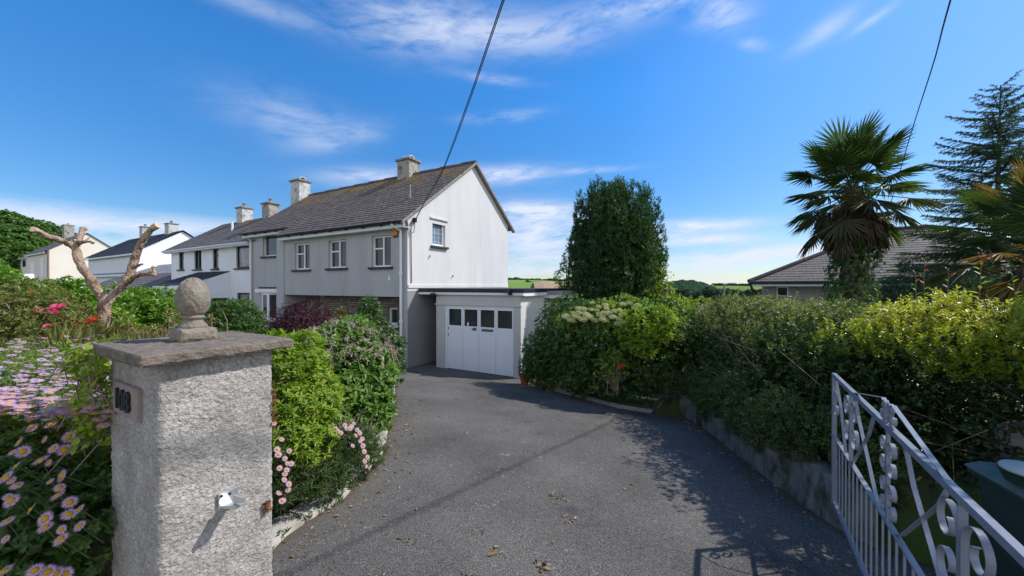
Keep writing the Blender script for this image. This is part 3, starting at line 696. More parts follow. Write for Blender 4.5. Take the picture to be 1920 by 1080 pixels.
# roof
mb = MB(); sJ = H.s_at(516, EV)
roof_slope(mb, H, -.13, sJ, RV, RZ, EV, EZ, 26)
roof_slope(mb, H, sJ, sE + .15, RV, RZ, VL - .35, EZ + VL * SL, 22)
roof_slope(mb, H, -.13, sE + .15, RV, RZ, GW + .4, RZ - (GW + .4 - RV) * SL, 20)
rf = mb.build('roof', M['tile'], house)
mb = MB()
for i in range(30):
    s0 = -.13 + (sE + .28) * i / 30; s1 = s0 + (sE + .28) / 30 - .012; dz = .012 * math.sin(i * 2.1)
    mb.hexa([H.p(s0, RV - .13, RZ - .07), H.p(s1, RV - .13, RZ - .07), H.p(s1, RV + .13, RZ - .07), H.p(s0, RV + .13, RZ - .07),
             H.p(s0, RV - .05, RZ + .055 + dz), H.p(s1, RV - .05, RZ + .06 + dz), H.p(s1, RV + .05, RZ + .06 + dz), H.p(s0, RV + .05, RZ + .055 + dz)])
mb.build('ridge_tiles', surf('dark ridge tile', (.07, .06, .055), (.13, .11, .09), 8, .9, .4, 40, .01, c3=(.22, .15, .05), c3scale=2.0, c3at=(.6, .72)), rf)
# verge strips on the near gable
mb = MB()
for (va, za, vb, zb) in ((EV, EZ, RV, RZ), (GW + .4, RZ - (GW + .4 - RV) * SL, RV, RZ)):
    mb.hexa([H.p(-.155, va, za - .10), H.p(-.005, va, za - .10), H.p(-.005, vb, zb - .10), H.p(-.155, vb, zb - .10),
             H.p(-.155, va, za - .004), H.p(-.005, va, za - .004), H.p(-.005, vb, zb - .004), H.p(-.155, vb, zb - .004)])
mb.build('verge', M['concrete'], rf)
# fascia, gutter and brackets
mb = MB()
for s0, s1, v0, z0 in ((-.1, sJ, EV + .10, EZ - .02), (sJ, sE + .1, VL - .35 + .10, EZ + VL * SL - .02)):
    mb.box(H, s0, s1, v0, v0 + .03, z0 - .17, z0 + .02); mb.box(H, s0, s1, v0 + .031, v0 + .3, z0 - .17, z0 - .15)
mb.build('fascia', M['white_paint'], house)
mb = MB()
for s0, s1, v0, z0 in ((-.12, sJ + .05, EV - .02, EZ - .02), (sJ + .1, sE + .1, VL - .37, EZ + VL * SL - .02)):
    for k in range(6):
        t0, t1 = math.pi * (1 + k / 6), math.pi * (1 + (k + 1) / 6); r0, r1 = .062, .052
        q = [(s, v0 + .045 + r * math.cos(t), z0 + r * math.sin(t)) for t in (t0, t1) for r in (r0, r1) for s in (s0, s1)]
        mb.hexa([H.p(*q[i]) for i in (0, 1, 3, 2, 4, 5, 7, 6)])
    n = int((s1 - s0) / .85)
    for i in range(n + 1): s = s0 + .1 + i * .85; mb.box(H, s, s + .05, v0 - .024, v0 + .118, z0 - .085, z0 - .045)
mb.build('gutter', M['black_paint'], house)
def ps(px, py, v): s = H.s_at(px, v); return H.p(s, v, H.z_at(py, s, v))
mb = MB(); sd_ = H.s_at(752.5, -.07)
mb.tube([H.p(sd_ + .12, EV + .02, EZ - .08), H.p(sd_ + .12, EV + .02, EZ - .12), H.p(sd_, -.09, EZ - .26), H.p(sd_, -.09, EZ - .4), H.p(sd_, -.09, .12), H.p(sd_, -.2, .02)], .042, 10)
for z in (1.4, 2.9, .25): mb.tube([H.p(sd_, -.09, z), H.p(sd_, -.09, z + .09)], .056, 10)
mb.build('downpipe', M['white_upvc'], house, smooth=False)
mb = MB(); sd2 = H.s_at(470, VL - .08)
mb.tube([H.p(sd2, VL - .3, EZ + VL * SL - .1), H.p(sd2, VL - .08, EZ + .1), H.p(sd2, VL - .08, .05)], .04, 8); mb.build('downpipe', M['white_upvc'], house)
# windows
for w_ in (W1, W2, W3):
    window(house, H, 0, w_, M['white_upvc'], M['glass'], bars=(('v', .47), ('h', .60, .47, 1.0)), fw=.055)
window(house, H, VL, WL, M['white_upvc'], M['glass'], bars=(), fw=.05)
window(house, H, .4, WS, M['white_upvc'], M['glass'], fw=.06, sillmat=M['white_upvc'])
gw_ = window(house, T, 0, GH, M['white_upvc'], M['glass_blue'], fw=.075, depth=.12, lattice=True)
mb = MB(); mb.box(H, -.05, .01, GH[0] - .12, GH[1] + .14, GH[3] + .005, GH[3] + .05); mb.build('drip_ledge', M['white_render'], gw_)
# bow window with three lights and a roller shutter box
mb = MB(); pm = MB(); a, b, c, d = WB; cuts = [a + (b - a) * k for k in (0, .36, .70, 1.0)]; dv = [.0, -.17, -.17, .0]
for i in range(3):
    p0, p1 = (cuts[i], VL + dv[i]), (cuts[i + 1], VL + dv[i + 1])
    def q(k, z, o=0): return H.p(p0[0] + (p1[0] - p0[0]) * k, p0[1] + (p1[1] - p0[1]) * k + o, z)
    for k0, k1, z0, z1 in ((0, 1, c, c + .08), (0, 1, d - .08, d), (0, .14, c + .08, d - .08), (.86, 1, c + .08, d - .08)):
        mb.hexa([q(k0, z0), q(k1, z0), q(k1, z0, .05), q(k0, z0, .05), q(k0, z1), q(k1, z1), q(k1, z1, .05), q(k0, z1, .05)])
    pm.poly([q(.86, c + .08, .02), q(.14, c + .08, .02), q(.14, d - .08, .02), q(.86, d - .08, .02)])
bw = mb.build('window', M['white_upvc'], house); pm.build('pane', M['glass'], bw)
mb = MB(); mb.box(H, a - .05, b + .12, VL - .24, VL + .0, c - .07, c - .005); mb.build('sill', M['white_upvc'], bw, bevel=.008)
mb = MB(); mb.box(H, sF1 + .02, b + .1, VL - .22, VL - .001, d + .012, d + .17); mb.box(H, sF1 + .02, b + .1, VL - .235, VL - .22, d + .075, d + .085)
mb.build('shutter_box', M['white_upvc'], house, bevel=.006)
mb = MB(); mb.box(H, sF1 + .02, b + .14, VL - .06, VL - .001, d + .20, d + .26); mb.build('lead_flashing', M['slate_sill'], house)
# porch: white post, dark side light, door with arched pane
vD = 1.5
mb = MB(); mb.box(H, H.s_at(564, vD), H.s_at(561.5, vD), vD - .03, vD + .06, 0, zJ - .03); mb.box(H, H.s_at(608, vD), H.s_at(561.5, vD), vD - .02, vD + .06, zJ - .12, zJ - .031)
mb.build('porch_frame', M['white_upvc'], house)
mb = MB(); mb.box(H, H.s_at(582, vD), H.s_at(564.2, vD), vD, vD + .04, .02, zJ - .121); mb.build('side_window', M['glass'], house)
mb = MB(); d0, d1 = H.s_at(607, vD), H.s_at(582.5, vD); mb.box(H, d0, d1, vD + .002, vD + .05, .01, zJ - .122)
dr_ = mb.build('door', M['yellow_door'], house)
mb = MB(); m0, m1 = d0 + (d1 - d0) * .18, d0 + (d1 - d0) * .55
pts = [(m0, .35), (m1, .35), (m1, 1.35)] + [((m0 + m1) / 2 + (m1 - m0) / 2 * math.cos(t), 1.35 + .16 * math.sin(t)) for t in np.linspace(0, math.pi, 9)] + [(m0, 1.35)]
mb.poly([H.p(s, vD - .004, z) for s, z in pts][::-1]); mb.build('door_pane', M['glass_curtain'], dr_)
mb = MB(); mb.box(H, d0 + (d1 - d0) * .72, d0 + (d1 - d0) * .76, vD - .02, vD, .02, zJ - .13); mb.build('door_frame_edge', M['white_upvc'], dr_)
text_obj('house_number', '108', .12, H.p((m0 + m1) / 2, vD - .008, 1.72), H.p(-1, 0, 0) - np.array(H.p(0, 0, 0)), (0, 0, 1), M['black_paint'], dr_, .003)
# alarm box, meter box, vent pipe, small bits of cable on the gable
mb = MB(); p0 = H.s_at(743, 0); zb = H.z_at(435, p0, 0); mb.box(H, p0 - .1, p0 + .1, -.075, -.002, zb - .13, zb + .13); ab = mb.build('alarm_box', M['orange'], house, bevel=.02)
mb = MB(); mb.box(H, p0 - .08, p0 + .08, -.065, -.004, zb - .165, zb - .131); mb.build('alarm_light', M['black_paint'], ab)
mb = MB(); p0 = H.s_at(731, 0); zb = H.z_at(522, p0, 0); mb.box(H, p0 - .035, p0 + .035, -.04, -.002, zb - .07, zb + .07); mb.build('flue_cover', M['white_upvc'], house, bevel=.008)
sv = H.s_at(768, 1.1); zv = RZ - (RV - 1.1) * SL
mb = MB(); mb.tube([H.p(sv, 1.1, zv - .1), H.p(sv, 1.1, zv + .48)], .05, 10); mb.build('vent_pipe', M['concrete'], rf)
for px, ws, wv, pm_ in ((766, .72, .62, M['chimney']), (564, .80, .62, M['chimney_white'])):
    s = H.s_at(px, RV); zt_ = H.z_at(300.5 if px > 700 else 339, s, RV)
    chimney(rf, H, s, RV, RZ - .55, zt_, ws, wv, pm_)
mb = MB(); vb = H.v_at(776, 0); zb = H.z_at(413, 0, vb)
mb.box(H, -.09, -.002, vb - .05, vb + .05, zb - .07, zb + .07); mb.tube([H.p(-.05, vb, zb - .05), H.p(-.12, vb - .12, zb - .4), H.p(-.05, vb - .28, zb - .5), H.p(-.03, vb - .3, zb - .1)], .012, 6)
mb.tube([H.p(-.03, .12, zb - .1), H.p(-.03, .13, zb - 1.2), H.p(-.03, .15, 2.65)], .014, 6); mb.tube([H.p(-.05, vb, zb + .02), H.p(-.03, .12, zb - .1)], .01, 6)
mb.build('cable_bracket', M['black_paint'], house)

for px, py in ((848, 517), (805, 480)):
    a_ = H.v_at(px, 0); z_ = H.z_at(py, 0, a_); mb = MB(); mb.tube([H.p(.004, a_, z_), H.p(-.05, a_, z_ + .01), H.p(-.055, a_ - .03, z_ - .05)], .009, 6); mb.tube([H.p(-.004, a_ + .02, z_ + .03), H.p(-.006, a_ - .03, z_ - .09)], .008, 6); mb.build('wall_hook', M['bark_dark'], house)

# ------------------------------------------------------------------ the garage
vG = .55; g = lambda px, v=vG: H.s_at(px, v)
garage = thing('garage', H.p(-2.2, 2.5, 0), 'flat roofed garage with white folding doors beside the house', 'garage')
gl, gr = g(818), g(976.5)
zr0, zr1 = 2.30, 2.47
dh = (g(962.5), g(834.5), 0, H.z_at(572, g(836), vG))
mb = MB(); wall_holes(mb, H, vG, gr, gl, 0, zr0, [dh], depth=.1)
mb.poly([H.p(gl, vG, 0), H.p(gl, 5.5, 0), H.p(gl, 5.5, zr0), H.p(gl, vG, zr0)])
mb.box(H, gr - .1, gr + .0, vG - .002, vG + .3, 0, .0)
mb.build('front_wall', M['garage_render'], garage)
mb = MB(); mb.poly([H.p(gr, 5.5, 0), H.p(gr, vG, 0), H.p(gr, vG, zr0), H.p(gr, 5.5, zr0)]); mb.poly([H.p(gl, 5.5, 0), H.p(gr, 5.5, 0), H.p(gr, 5.5, zr0), H.p(gl, 5.5, zr0)])
mb.poly([H.p(0, 5.4, 0), H.p(gl, 5.4, 0), H.p(gl, 5.4, zr0), H.p(0, 5.4, zr0)])
mb.build('side_wall', M['white_render'], garage)
mb = MB(); mb.box(H, gr - .14, -.035, vG - .12, 5.6, zr0 + .065, zr1); mb.build('roof', M['black_paint'], garage)
mb = MB(); mb.box(H, gr - .13, -.02, vG - .10, vG - .001, zr0 - .01, zr0 + .064); mb.box(H, gr - .13, gr - .001, vG, 5.5, zr0 - .03, zr0 + .064); mb.build('fascia', M['white_paint'], garage)
mb = MB(); mb.box(H, gr - .05, gl + .03, vG - .035, vG - .001, dh[3] + .004, dh[3] + .045); mb.build('door_lintel', M['garage_render'], garage, bevel=.006)
# four door leaves, each with a square pane, a kick board and its gaps
leafw = (dh[1] - dh[0] - .07) / 4; zd = dh[3] - .05
mb = MB(); mb.box(H, dh[1] - .07, dh[1] + .002, vG + .02, vG + .09, 0, dh[3] - .001); mb.box(H, dh[0], dh[1] - .071, vG + .02, vG + .09, zd + .002, dh[3] - .001); mb.build('door_frame', M['white_paint'], garage)
for i in range(4):
    b1 = dh[1] - .07 - i * leafw - .005; b0 = b1 - leafw + .01; zp0, zp1 = zd * .705, zd * .968; e = .05
    mb = MB(); v0, v1 = vG + .03, vG + .075
    mb.box(H, b0, b1, v0, v1, .015, zp0); mb.box(H, b0, b1, v0, v1, zp1, zd); mb.box(H, b0, b0 + e, v0, v1, zp0, zp1); mb.box(H, b1 - e, b1, v0, v1, zp0, zp1)
    mb.box(H, b0 + .012, b1 - .012, v0 - .012, v0 - .0005, .02, .30)
    d_ = mb.build('garage_door_leaf', M['white_paint'], garage)
    mb = MB(); mb.poly([H.p(b1 - e, v1 - .02, zp0), H.p(b0 + e, v1 - .02, zp0), H.p(b0 + e, v1 - .02, zp1), H.p(b1 - e, v1 - .02, zp1)]); mb.build('pane', M['glass_door'], d_)
    if i == 0:
        for z in (1.22, 1.02): mb = MB(); mb.box(H, b1 - .045, b1 - .02, v0 - .012, v0 - .0005, z, z + .07); mb.build('hinge', M['slate_sill'], d_)
    rt = np.array(H.p(-1, 0, 0)) - np.array(H.p(0, 0, 0))
    if i == 1:
        text_obj('house_number', '108', .12, H.p(b0 + .17, v0 - .006, zp0 - .085), rt, (0, 0, 1), M['black_paint'], d_, .006, bold=.002)
        mb = MB(); mb.box(H, b1 - .20, b1 - .14, v0 + .02, v0 + .024, zp0 + .01, zp0 + .11); mb.build('paper_sticker', M['white_upvc'], d_)
    if i == 2:
        mb = MB(); mb.box(H, b0 + .09, b1 - .10, v0 - .012, v0 - .0005, zp0 - .12, zp0 - .055); sgn = mb.build('door_sign', M['slate_sill'], d_)
        mb = MB(); mb.box(H, b0 + .12, b1 - .13, v0 - .0145, v0 - .0125, zp0 - .094, zp0 - .080); mb.build('sign_lettering', M['concrete'], sgn)
# floodlight and cameras on the fascia
def lampbox(px, py, scale):
    s = H.s_at(px, vG - .12); z = H.z_at(py, s, vG - .12); mb = MB()
    mb.box(H, s - .04 * scale, s + .04 * scale, vG - .16, vG - .101, z - .05 * scale, z + .02 * scale)
    mb.tube([H.p(s, vG - .15, z - .01), H.p(s + .02, vG - .24, z + .05 * scale)], .02 * scale, 6)
    mb.hexa([H.p(s + .14 * scale, vG - .30, z + .0), H.p(s - .0, vG - .36, z + .0), H.p(s - .03, vG - .2, z + .03), H.p(s + .12 * scale, vG - .18, z + .03),
             H.p(s + .13 * scale, vG - .31, z + .07 * scale), H.p(s - .01, vG - .35, z + .09 * scale), H.p(s - .03, vG - .2, z + .10 * scale), H.p(s + .11 * scale, vG - .18, z + .09 * scale)])
    return mb
lampbox(957, 549, 1.25).build('floodlight', M['black_paint'], garage)
lampbox(818, 552.5, .7).build('security_camera', M['black_paint'], garage)
# low store that carries on behind the garage, with its own concrete roof edge
store = thing('outbuilding', H.p(gr - .4, 4.5, 0), 'low white walled store with a concrete roof edge behind the garage', 'outbuilding')
mb = MB(); mb.box(H, gr - .55, gr - .005, 2.2, 6.2, 0, 2.05); mb.build('wall', M['white_render'], store)
mb = MB(); mb.box(H, gr - .65, gr - .005, 2.0, 6.3, 2.29, 2.40); mb.build('roof', M['concrete'], store)
mb = MB(); mb.box(H, gr - .63, gr - .005, 2.05, 6.25, 2.18, 2.288); mb.build('fascia', M['white_paint'], store)

pot = thing('flower_pot', (.28, 9.75, -.94), 'red terracotta pot at the foot of the garage corner', 'flower pot')
p_ = at(984, 712, 9.55); pot.location = (p_.x, p_.y, -.94)
mb = MB(); mb.lathe((p_.x, p_.y, -.94), [(.09, 0), (.135, .22), (.155, .22), (.155, .28), (.13, .28), (.12, .2), (0.0, .2)], 18); mb.build('pot', M['terracotta'], pot, smooth=False)

# ------------------------------------------------------------------ neighbours on the left
nb = thing('house', H.p(16, 3, 0), 'white neighbouring house with dark framed windows and a lean-to porch', 'house')
vN = .80; s0, s1 = sE + .02, H.s_at(321.5, vN)
eN = H.z_at(453, H.s_at(467, vN - .3), vN - .3); rvN = 3.6; sr = H.s_at(400, rvN); rN = H.z_at(417, H.s_at(440, rvN), rvN)
def hN(px0, px1, y0, y1): a1, a0 = H.s_at(px0, vN), H.s_at(px1, vN); sm = (a0 + a1) / 2; return (a0, a1, H.z_at(y1, sm, vN), H.z_at(y0, sm, vN))
up_ = [hN(335.5, 345, 472, 505.5), hN(364.5, 378, 469, 505), hN(399, 410, 466, 504), hN(443, 467.5, 460.5, 502.5)]
lo_ = [hN(397, 426, 552, 600), hN(444, 468, 549, 600)]
mb = MB(); wall_holes(mb, H, vN, s0, s1, -.3, eN + .2, up_ + lo_, depth=.12)
slN = (rN - eN) / (rvN - vN + .3)
mb.poly([H.p(s1, vN, -.3), H.p(s1, 6.6, -.3), H.p(s1, 6.6, eN + .2), H.p(s1, rvN, rN - .1), H.p(s1, vN, eN + .2)]); mb.poly([H.p(s0, 6.6, -.3), H.p(s1, 6.6, -.3), H.p(s1, 6.6, eN + .2), H.p(s0, 6.6, eN + .2)])
mb.build('wall', M['white_wall'], nb)
mb = MB(); roof_slope(mb, H, s0 - .6, min(sr, s1 + .3), rvN, rN, vN - .32, eN, 18, s1b=s1 + .35)
roof_slope(mb, H, s0 - .6, min(sr, s1 + .3), rvN, rN, 6.9, eN, 14, s1b=s1 + .35); r_ = mb.build('roof', M['tile_far'], nb)
mb = MB(); mb.box(H, s0, s1 + .3, vN - .3, vN - .25, eN - .13, eN + .01); mb.box(H, s0, s1 + .3, vN - .249, vN - .001, eN - .13, eN - .11); mb.tube([H.p(s0, vN - .34, eN - .03), H.p(s1 + .3, vN - .34, eN - .03)], .045, 6); mb.build('fascia', M['white_paint'], nb)
for px, py, pm_ in ((459, 389, M['chimney_white']), (508, 381, M['chimney'])):
    s = H.s_at(px, rvN); chimney(r_, H, s, rvN, rN - .4, H.z_at(py, s, rvN), .72, .6, pm_, 'pot')
mb = MB(); sv = H.s_at(436, 2.2); zv = rN - (rvN - 2.2) * slN; mb.tube([H.p(sv, 2.2, zv - .1), H.p(sv, 2.2, zv + .5)], .06, 8); mb.build('vent_pipe', M['white_upvc'], r_)
for i, w_ in enumerate(up_ + lo_): window(nb, H, vN, w_, M['black_paint'], M['glass_curtain'] if i in (3, 5) else M['glass'], fw=.07, bars=(('h', .66, 0, 1),) if i in (0, 2) else ((('v', .5),) if i == 1 else ()), sill=i < 4, depth=.1)
# lean-to porch roof with its boarded end
sa, sb = H.s_at(431, vN), H.s_at(289, vN); zt_, zb_ = H.z_at(508, sa, vN), None
vO = vN - 1.9; so_ = H.s_at(389, vO); zb_ = H.z_at(535, so_, vO)
sb = H.s_at(286, vO)
lo = thing('porch', H.p((sa + sb) / 2, vO, 0), 'long dark lean-to porch roof against the white house', 'porch')
mb = MB(); roof_slope(mb, H, sa, sb, vN - .002, zt_, vO, zb_, 8); mb.build('roof', M['tile_dark'], lo)
mb = MB(); mb.poly([H.p(sa + .01, vN - .002, zt_ - .04), H.p(sa + .01, vO + .05, zb_ - .06), H.p(sa + .01, vO + .05, zb_ - .62), H.p(sa + .01, vN - .002, zb_ - .62)][::-1])
mb.box(H, sa + .02, sb, vO, vO + .04, zb_ - .2, zb_ - .03); mb.box(H, sa + .02, sb - 1, vO + .05, vO + .12, zb_ - .62, zb_ - .21); mb.build('boarding', M['white_paint'], lo)
for s in (sa + .06, (sa + sb) / 2, sb - .1): mb = MB(); mb.box(H, s, s + .1, vO + .06, vO + .16, -.4, zb_ - .62); mb.build('post', M['white_paint'], lo)

def gable_house(label, px_corner, depth, half, slen, zridge_py, zeave_py, wallmat, roofmat, chim, group=None, over=.35):
    """gable to the right, eaves along u to the left; sizes follow from the corner's column and distance"""
    fr = Frame(((px_corner - 960) / F_PX * depth, depth), U, VV, 0.0)
    ze = CZ + (HOR - zeave_py) / F_PX * depth; yr = depth + half * VV[1]; zr = CZ + (HOR - zridge_py) / F_PX * yr; zb = float(ground_z(*fr.o)) - .6
    t = thing('house', fr.p(slen / 2, half, zb), label, 'house', group); mb = MB()
    mb.poly([fr.p(0, 0, zb), fr.p(0, 2 * half, zb), fr.p(0, 2 * half, ze), fr.p(0, half, zr - .12), fr.p(0, 0, ze)]); mb.poly([fr.p(slen, 0, zb), fr.p(slen, 2 * half, zb), fr.p(slen, 2 * half, ze), fr.p(slen, half, zr - .12), fr.p(slen, 0, ze)][::-1])
    mb.poly([fr.p(slen, 0, zb), fr.p(0, 0, zb), fr.p(0, 0, ze), fr.p(slen, 0, ze)]); mb.poly([fr.p(0, 2 * half, zb), fr.p(slen, 2 * half, zb), fr.p(slen, 2 * half, ze), fr.p(0, 2 * half, ze)])
    mb.build('wall', wallmat, t); mb = MB(); k = (zr - ze) / half
    roof_slope(mb, fr, -.2, slen + .2, half, zr, -over, ze - over * k + .03, 12); roof_slope(mb, fr, -.2, slen + .2, half, zr, 2 * half + over, ze - over * k + .03, 12)
    r_ = mb.build('roof', roofmat, t)
    mb = MB(); mb.box(fr, -.15, slen + .15, -over + .05, -over + .1, ze - over * k - .16, ze - over * k + .0); mb.build('fascia', M['white_paint'], t)
    for px, py, w_, cm in chim:
        s = fr.s_at(px, half); chimney(r_, fr, s, half, zr - .5, CZ + (HOR - py) / F_PX * (fr.o[1] + s * fr.u[1] + half * fr.v[1]), w_, w_ * .8, cm, 'pot')
    return t, fr, ze, zr, k
mid, fM, zeM, zrM, kM = gable_house('white gabled house with a dark slate roof and two white chimneys', 256, 33, 3.25, 14, 432, 470, M['white_wall'], M['tile_dark'], ((273, 425, .9, M['chimney_white']), (322, 419, .95, M['chimney_white'])))
mb = MB(); s_ = -.05; mb.tube([fM.p(-.25, 4.9, zeM + .3), fM.p(-.25, 4.9, zrM - .2)], .09, 8); mb.build('flue_pipe', M['white_upvc'], mid)
crm, fC, zeC, zrC, kC = gable_house('cream gabled house with a recessed porch below the wooded hill', 89, 50, 3.6, 12, 437, 469, M['cream_wall'], M['tile_far'], ((128.5, 422, 1.3, M['chimney']),))
mb = MB(); mb.tube([fC.p(-.1, .05, zeC), fC.p(-.1, .05, zeC - 5)], .1, 8); mb.build('downpipe', surf('plum painted pipe', (.2, .12, .12), (.25, .16, .15), 3, .6, 0), crm)
for a, b_, c_, d_ in ((2.0, 3.4, zeC - 3.6, zeC - 1.0), (7.5, 9.5, zeC - 3.2, zeC - 1.4)):
    mb = MB(); mb.box(fC, a, b_, -.06, -.003, c_, d_); f_ = mb.build('window', M['white_paint'], crm); mb = MB(); mb.poly([fC.p(b_ - .15, -.065, c_ + .15), fC.p(a + .15, -.065, c_ + .15), fC.p(a + .15, -.065, d_ - .15), fC.p(b_ - .15, -.065, d_ - .15)]); mb.build('pane', M['glass'], f_)
# its lower front wing
w1, fW, zeW, zrW, kW = gable_house('low cream bungalow at the far left with a small white chimney', 56, 66, 3.2, 12, 462, 480, M['cream_wall'], M['tile_far'], ((44, 448, 1.3, M['chimney_white']),))
mb = MB(); mb.box(fW, 2.6, 5.6, -.06, -.003, zeW - 1.9, zeW - .5); f_ = mb.build('window', M['white_paint'], w1); mb = MB(); mb.poly([fW.p(5.5, -.065, zeW - 1.8), fW.p(2.7, -.065, zeW - 1.8), fW.p(2.7, -.065, zeW - .6), fW.p(5.5, -.065, zeW - .6)]); mb.build('pane', M['glass'], f_)
# two long low roofs in front of the white house
def low_roof(label, pxl, pxr, depth, ytop, ybot, rm, run):
    fr = Frame(((pxr - 960) / F_PX * depth, depth), U, VV, 0.0); zt = CZ + (HOR - ytop) / F_PX * (depth + 1.2); zb = CZ + (HOR - ybot) / F_PX * depth; g0 = float(ground_z(*fr.o)) - .5
    sl = fr.s_at(pxl, 0); t = thing('garage_block', fr.p(sl / 2, run, g0), label, 'outbuilding'); mb = MB()
    mb.box(fr, .1, sl - .1, .25, run * 2 - .25, g0, zb - .05); mb.poly([fr.p(sl - .1, .25, zb - .05), fr.p(sl - .1, 2 * run - .25, zb - .05), fr.p(sl - .1, run, zt - .1)][::-1]); mb.poly([fr.p(.1, .25, zb - .05), fr.p(.1, 2 * run - .25, zb - .05), fr.p(.1, run, zt - .1)])
    mb.build('wall', M['white_wall'], t); mb = MB(); roof_slope(mb, fr, 0, sl, run, zt, 0, zb, 9); roof_slope(mb, fr, 0, sl, run, zt, 2 * run, zb, 9); mb.build('roof', rm, t)
    mb = MB(); mb.box(fr, 0, sl, -.05, -.002, zb - .2, zb - .01); mb.build('fascia', M['white_paint'], t)
low_roof('low outbuilding with a brown grey tiled roof behind the laurel hedge', 158, 292, 21, 507, 541, M['tile_mid'], 2.2)
low_roof('low outbuilding with a pale slate roof below the white gabled house', 158, 330, 28, 489, 509, M['tile_pale'], 2.0)
# white van behind the hedge
p_ = at(20, 520, 15); van = thing('van', (p_.x, p_.y, float(ground_z(p_.x, p_.y))), 'white van roof showing over the hedge at the far left', 'van')
qv = np.array((at(66, 520, 15.6).x, 15.6)) - 1.9 * VV; fV = Frame(qv, U, VV, float(ground_z(p_.x, p_.y))); zt = CZ + 25 / F_PX * 14.6 - fV.zg
prof = [(0, .35), (0, zt - .25), (.06, zt - .08), (.25, zt), (3.4, zt + .02), (3.9, zt - .25), (4.5, zt * .62), (5.1, zt * .52), (5.2, .4)]
mb = MB(); wv_ = 1.9
for i in range(len(prof)): a, b_ = prof[i], prof[(i + 1) % len(prof)]; mb.poly([fV.p(a[0], 0, a[1]), fV.p(b_[0], 0, b_[1]), fV.p(b_[0], wv_, b_[1]), fV.p(a[0], wv_, a[1])][::-1])
mb.poly([fV.p(a, 0, z) for a, z in prof][::-1]); mb.poly([fV.p(a, wv_, z) for a, z in prof]); mb.build('body', M['van_white'], van, bevel=.03)
mb = MB(); mb.poly([fV.p(4.0, -.008, zt - .35), fV.p(3.2, -.008, zt - .35), fV.p(3.2, -.008, zt * .62), fV.p(4.4, -.008, zt * .62)]); mb.build('side_window', M['glass'], van)
for s in (.9, 4.1):
    mb = MB(); mb.tube([fV.p(s, -.02, .34), fV.p(s, .2, .34)], .34, 18); wh = mb.build('wheel', M['rubber'], van)
    mb = MB(); mb.tube([fV.p(s, -.03, .34), fV.p(s, -.021, .34)], .2, 14); mb.build('hub', M['metal_galv'], wh)

# ------------------------------------------------------------------ bungalow on the right
bz = -1.6; bun = thing('bungalow', (18, 20, bz), 'grey walled bungalow with a hipped slate roof behind the palm', 'bungalow')
A = np.array((11.3, 16.8)); E_ = unit(np.array((.55, .835))); D_ = np.array((E_[1], -E_[0])); B = Frame(A, D_, E_, 0.0)
ez = CZ + 8.5 / F_PX * 16.8; rz_ = 4.3; ra, rb, dp = 4.95, 6.6, 9.0; LN = 11.5
def rp(s, v, z): return B.p(s, v, z)
mb = MB(); n = 20
def slope4(p0, p1, q0, q1, courses):                # eaves p0-p1, ridge q0-q1
    for i in range(courses):
        a, b_ = i / courses, (i + 1) / courses; L0 = [np.array(p0) + (np.array(q0) - np.array(p0)) * k for k in (a, b_)]; L1 = [np.array(p1) + (np.array(q1) - np.array(p1)) * k for k in (a, b_)]
        up = np.array((0, 0, .02)); d = np.linalg.norm(np.array(p1) - np.array(p0)); W_ = np.linalg.norm(np.array(q0) - np.array(p0))
        u0 = d * np.dot(L0[0] - np.array(p0), np.array(p1) - np.array(p0)) / d ** 2; l0 = np.linalg.norm(L1[0] - L0[0]); u1 = d * np.dot(L0[1] - np.array(p0), np.array(p1) - np.array(p0)) / d ** 2; l1 = np.linalg.norm(L1[1] - L0[1])
        mb.poly([L0[0] + up, L1[0] + up, L1[1], L0[1]], [(u0, 9 - a * 6), (u0 + l0, 9 - a * 6), (u1 + l1, 9 - b_ * 6), (u1, 9 - b_ * 6)]); mb.poly([L0[0], L1[0], L1[0] + up, L0[0] + up], [(u0, -a * 6)] * 4)
slope4(rp(-.4, -.4, ez), rp(LN, -.4, ez), rp(ra, dp / 2, rz_), rp(rb, dp / 2, rz_), 22); slope4(rp(LN, dp, ez), rp(-.4, dp, ez), rp(rb, dp / 2, rz_), rp(ra, dp / 2, rz_), 22)
slope4(rp(-.4, dp, ez), rp(-.4, -.4, ez), rp(ra, dp / 2, rz_), rp(ra, dp / 2 - .01, rz_), 22); slope4(rp(LN, -.4, ez), rp(LN, dp, ez), rp(rb, dp / 2, rz_), rp(rb, dp / 2 + .01, rz_), 22)
br_ = mb.build('roof', M['tile_far'], bun)
mb = MB(); mb.tube([rp(-.45, -.45, ez + .03), rp(ra, dp / 2, rz_ + .05)], .09, 8); mb.tube([rp(ra, dp / 2, rz_ + .05), rp(rb, dp / 2, rz_ + .05)], .09, 8); mb.build('ridge_tiles', surf('dark hip tile', (.05, .045, .045), (.09, .08, .075), 5, .9, .2), br_)
wx0, wx1 = B.s_at(1456, .1), B.s_at(1478.5, .1)
HB = (min(wx0, wx1), max(wx0, wx1), CZ - (571 - HOR) / F_PX * 17.1, CZ - (537.5 - HOR) / F_PX * 17.1)
mb = MB(); wall_holes(mb, B, .1, .15, LN - .5, bz, ez - .02, [HB], depth=.1); mb.box(B, .15, .151, .1, dp - .5, bz, ez - .02); mb.box(B, .16, LN - .5, dp - .6, dp - .55, bz, ez - .02)
mb.build('wall', surf('grey pebble dash', (.27, .27, .26), (.36, .355, .345), 12, .95, .4, 60, .01), bun)
mb = MB(); mb.box(B, -.38, LN, -.38, -.34, ez - .2, ez - .02); mb.box(B, -.38, LN, -.339, .09, ez - .06, ez - .03); mb.build('fascia', M['white_paint'], bun)
